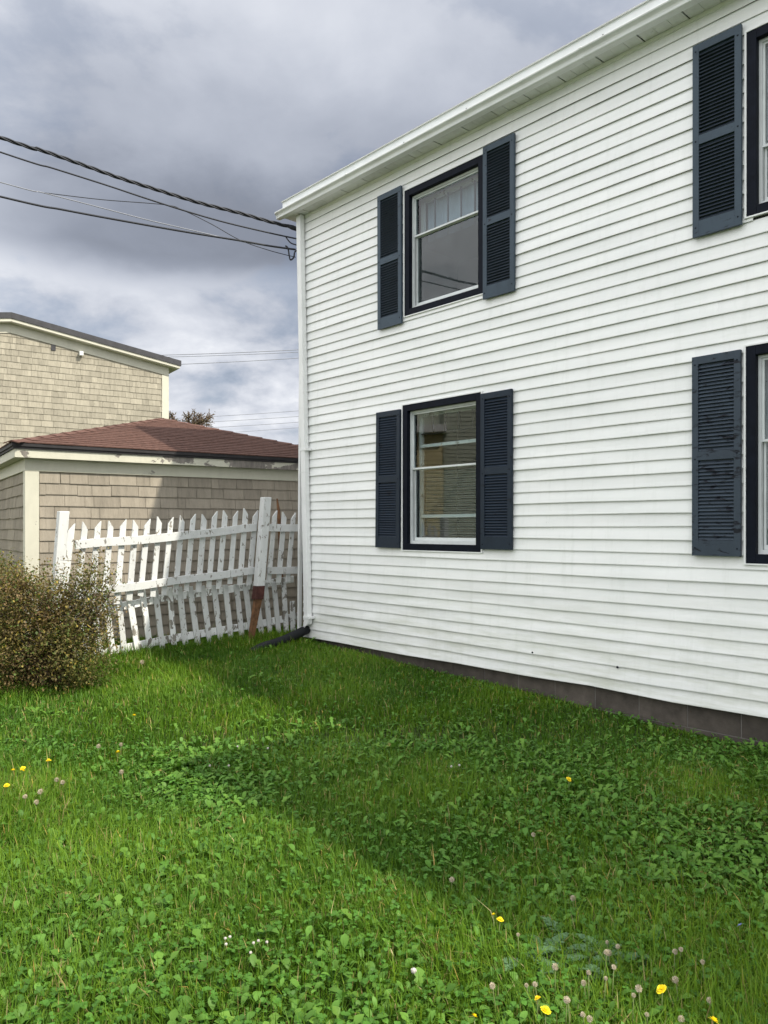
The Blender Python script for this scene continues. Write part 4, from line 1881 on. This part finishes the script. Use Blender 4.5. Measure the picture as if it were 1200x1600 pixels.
# ------------------------------------------------------------------ tree behind the garage
def far_tree():
    Y = 30
    c = px(280, 690, Y)
    base = Vector((c.x, c.y, .26))
    root = empty('tree', tuple(base), label='nearly bare brown tree top showing above the garage roof', cat='tree')
    rr = random.Random(8)
    tr = MB()
    hgt = px(280, 676, Y).z - .26
    tr.tube([(0, 0, -.1), (.05, 0, hgt * .4), (0, .05, hgt * .75), (.1, 0, hgt)], [.16, .13, .10, .06], 8)
    tr.build('trunk', M_BARK, root, smooth=True)
    tw = MB()
    pts = []

    def grow(p, d, L, r, lev):
        q = p + d * L
        tw.tube([p, p.lerp(q, .5) + Vector((rr.gauss(0, .03), 0, rr.gauss(0, .03))) * L, q], [max(r, .013), max(r * .8, .012), max(r * .6, .010)], 4)
        if lev == 0:
            for k in range(3):
                pts.append(p.lerp(q, rr.random()) + Vector((rr.gauss(0, .05), rr.gauss(0, .05), rr.gauss(0, .05))))
            return
        for k in range(4):
            dd = (d + Vector((rr.gauss(0, .55), rr.gauss(0, .5), rr.gauss(.05, .4)))).normalized()
            grow(p.lerp(q, rr.uniform(.45, 1)), dd, L * rr.uniform(.55, .8), r * .6, lev - 1)
    for k in range(15):
        a = rr.uniform(0, 6.28)
        d = Vector((math.cos(a) * .8, math.sin(a) * .6, rr.uniform(.25, .9))).normalized()
        grow(Vector((0, 0, hgt * rr.uniform(.78, .98))), d, rr.uniform(.55, .85), .035, 3)
    tw.build('crown', M_BARK, root, smooth=True, fix=False)
    P = np.array([tuple(p) for p in pts])
    n = len(P)
    col = np.array([.13, .10, .05]) * (.6 + .8 * rng.random((n, 1)))
    v, f, c = leaf_batch(P[:, 0], P[:, 1], P[:, 2], rng.random(n) * 6.28, .06 + .04 * rng.random(n), .022 * np.ones(n), rng.normal(0, .6, n), .4 * np.ones(n), col, [.2, 1, .1], .2)
    link('leaves', mesh_np('leaves', v, [f], c), M_SHRUBLEAF, root, kind='stuff')


far_tree()


# ------------------------------------------------------------------ flowers
def disc_flower(rad, h, petals, seed):
    rr = random.Random(seed)
    m = MB()
    for layer in range(3):
        n = petals - layer * 4
        for k in range(n):
            a = 6.283 * k / n + layer * .3 + rr.uniform(-.06, .06)
            r0, r1 = rad * .1, rad * (1 - .27 * layer) * rr.uniform(.9, 1.05)
            w = rad * .16
            ca, sa = math.cos(a), math.sin(a)
            z0, z1 = h * .3, h * (.35 + .4 * layer)
            m.quad((ca * r0, sa * r0, z0), (ca * r1 - sa * w, sa * r1 + ca * w, z1), (ca * r1 * 1.04, sa * r1 * 1.04, z1 * .95), (ca * r1 + sa * w, sa * r1 - ca * w, z1))
    return m.mesh('flower_head', fix=False)


def ball_mesh(name, r, n, seed, w=.0014, jag=.25):
    """ball of radiating filaments: seed clock or clover head"""
    rr = random.Random(seed)
    m = MB()
    for k in range(n):
        z = 1 - 2 * (k + .5) / n
        a = k * 2.39996
        s = math.sqrt(1 - z * z)
        d = Vector((s * math.cos(a), s * math.sin(a), z))
        t = d.cross(Vector((.3, .5, .81))).normalized()
        b = d.cross(t)
        q = r * rr.uniform(1 - jag, 1)
        m.quad(d * r * .25 - t * w, d * q - t * w * 2.4 + b * w, d * q + t * w * 2.4 - b * w, d * r * .25 + t * w)
        m.quad(d * q * .95 - b * w * 3, d * q + t * w * 2, d * q * .95 + b * w * 3, d * q - t * w * 2)
    return m.mesh(name, fix=False)


HEADS = [disc_flower(.017, .012, 18, k) for k in range(3)]
CLOCK = [ball_mesh('seed_head', .0155, 70, k, .0008) for k in range(3)]
CLOVERH = [ball_mesh('flower_head', .0080, 46, 7, .0010, .3)]
CHIC = [disc_flower(.016, .006, 12, 9)]


def flower(name, x, y, head, mat, label, cat, group=None, stem_h=.10, scale=1.0, tilt=.25):
    p = px_ground(x, y, stem_h)
    root = empty(name, tuple(p), label=label, cat=cat, group=group)
    lean = Vector((random.uniform(-.018, .018), random.uniform(-.018, .018), stem_h))
    m = MB()
    m.tube([(0, 0, -.01), tuple(lean * .5 + Vector((.003, .002, 0))), tuple(lean)], [.0022, .0018, .0016], 5)
    m.build('stem', M_STEM, root, smooth=True)
    h = link('flower_head' if cat != 'seed head' else 'seed_head', head, mat, root, loc=tuple(lean), rot=(random.uniform(-.2, .5) * 1 + tilt, random.uniform(-.4, .4), random.uniform(0, 6)))
    h.scale = (scale,) * 3
    return root


YEL = [
    (889, 1218, 'lone yellow dandelion in the shaded grass below the lower window'),
    (775, 1440, 'larger of two small yellow flowers close together in middle right grass'),
    (769, 1431, 'smaller yellow bud beside another yellow flower in middle right grass'),
    (1032, 1550, 'biggest open yellow dandelion at the front right'),
    (850, 1585, 'open yellow dandelion near the bottom edge, left of the biggest one'),
    (836, 1562, 'small round yellow bloom just above the bottom edge dandelion'),
    (743, 1593, 'leftmost yellow bloom along the bottom edge'),
    (1115, 1596, 'rightmost yellow dandelion along the bottom edge'),
    (36, 1201, 'lower right of the yellow blooms clustered at the left edge'),
    (11, 1228, 'yellow bloom lowest in the left edge cluster'),
    (19, 1205, 'yellow bloom leftmost in the upper row of the left edge cluster'),
    (30, 1206, 'yellow bloom in the middle of the left edge cluster'),
    (74, 1188, 'yellow bloom right of the left edge cluster, standing by itself'),
    (180, 1177, 'yellow bloom between the left edge cluster and the fence lawn'),
    (209, 1119, 'single yellow bloom in sunlit grass right of the shrub'),
]
for k, (x, y, lab) in enumerate(YEL):
    big = .95 if y > 1300 else 1.0
    sc_ = {1: .8, 2: .55, 3: 1.05, 5: .65, 6: .7}.get(k, big)
    flower('dandelion', x, y, HEADS[k % 3], M_PETAL, lab, 'dandelion', 'yellow dandelions in the lawn', .115, sc_)
CL = [(953, 1476), (967, 1478), (940, 1488), (954, 1489), (940, 1532), (918, 1523), (917, 1534), (1062, 1532), (985, 1550), (1058, 1479), (1050, 1484), (865, 1511),
      (828, 1536), (842, 1538), (776, 1535), (896, 1401), (808, 1459), (953, 1512), (1110, 1558), (880, 1566), (890, 1568), (915, 1583), (925, 1588), (1002, 1545), (1010, 1580), (1100, 1500), (1060, 1590)]
for k, (x, y) in enumerate(CL):
    flower('dandelion_clock', x, y, CLOCK[k % 3], M_SEED, 'fluffy beige seed head standing in the weedy front right grass', 'seed head', 'seed heads in the front right grass', .11 + .02 * (k % 3), .48 + .10 * (k % 4))
CL2 = [(40, 1246), (55, 1252), (60, 1236), (100, 1221), (88, 1218), (152, 1165), (187, 1163), (192, 1205)]
for k, (x, y) in enumerate(CL2):
    flower('dandelion_clock', x, y, CLOCK[k % 3], M_SEED, 'fluffy beige seed head in the sunny grass near the left edge flowers', 'seed head', 'seed heads in the left grass', .12, .9 + .1 * (k % 3))
flower('dandelion_clock', 222, 1034, CLOCK[0], M_CLOVERW, 'lone white seed head on a tall stalk in front of the fence', 'seed head', None, .16, 1.5)
flower('dandelion_clock', 835, 1302, CLOCK[1], M_SEED, 'lone pale seed head in shaded grass below the yellow dandelion', 'seed head', None, .10, .8)
flower('dandelion_clock', 703, 1373, CLOCK[2], M_SEED, 'lone pale seed head in shaded grass at the lawn centre', 'seed head', None, .10, .8)
WH = [(345, 1469), (356, 1465), (351, 1473), (402, 1470), (412, 1466), (420, 1468), (386, 1489), (370, 1166), (421, 1168), (331, 1195), (356, 1195), (702, 1197), (714, 1196)]
for k, (x, y) in enumerate(WH):
    lab = 'small white clover head in the sunny front left grass' if y > 1400 else 'small white clover head in the middle distance lawn'
    flower('clover', x, y, CLOVERH[0], M_CLOVERW, lab, 'clover', 'white clover ' + ('at the front left' if y > 1400 else 'in the middle lawn'), .08, .72 if y > 1400 else 1.0)
flower('clover', 647, 1512, CLOVERH[0], M_CLOVERW, 'single pale clover bloom at the front centre', 'clover', None, .09, 1.3)
flower('chicory', 1148, 1443, CHIC[0], M_CHICORY, 'single small blue flower in the right hand grass', 'flower', None, .09, .9)


def feathery_weed():
    c = px_ground(890, 1500, .05)
    root = empty('feathery_weed', tuple(c), label='blue-green crinkled feathery weed clump in the front right grass', cat='weed')
    nst = 26
    V, Fs, C = [], [], []
    b = 0
    for k in range(nst):
        bx = rng.normal(0, .09)
        by = rng.normal(0, .06)
        a = rng.random() * 6.28
        L = .10 + .08 * rng.random()
        n = 26
        f = np.linspace(.1, 1, n)
        th = .9 - .9 * f
        hx = np.cumsum(np.cos(th)) * L / n
        hz = np.cumsum(np.sin(th)) * L / n
        x = bx + np.cos(a) * hx
        y = by + np.sin(a) * hx
        for sg in (-1, 1):
            ll = .022 * np.sin(np.pi * np.clip(f, 0.05, .97)) + .006
            col = np.array([.125, .225, .105]) * (.8 + .4 * rng.random((n, 1)))
            v, fc, cc = leaf_batch(x, y, hz + .01, a + sg * (1.15 + .3 * rng.random(n)), ll, ll * .30, .35 * np.ones(n) + .4 * rng.random(n), .6 * np.ones(n), col, [.3, 1.0, .5, .9, .15], .3)
            V.append(v)
            Fs.append(fc + b)
            C.append(cc)
            b += len(v)
    link('fronds', mesh_np('fronds', np.concatenate(V), [np.concatenate(Fs)], np.concatenate(C)), M_LEAF, root, kind='stuff')


feathery_weed()
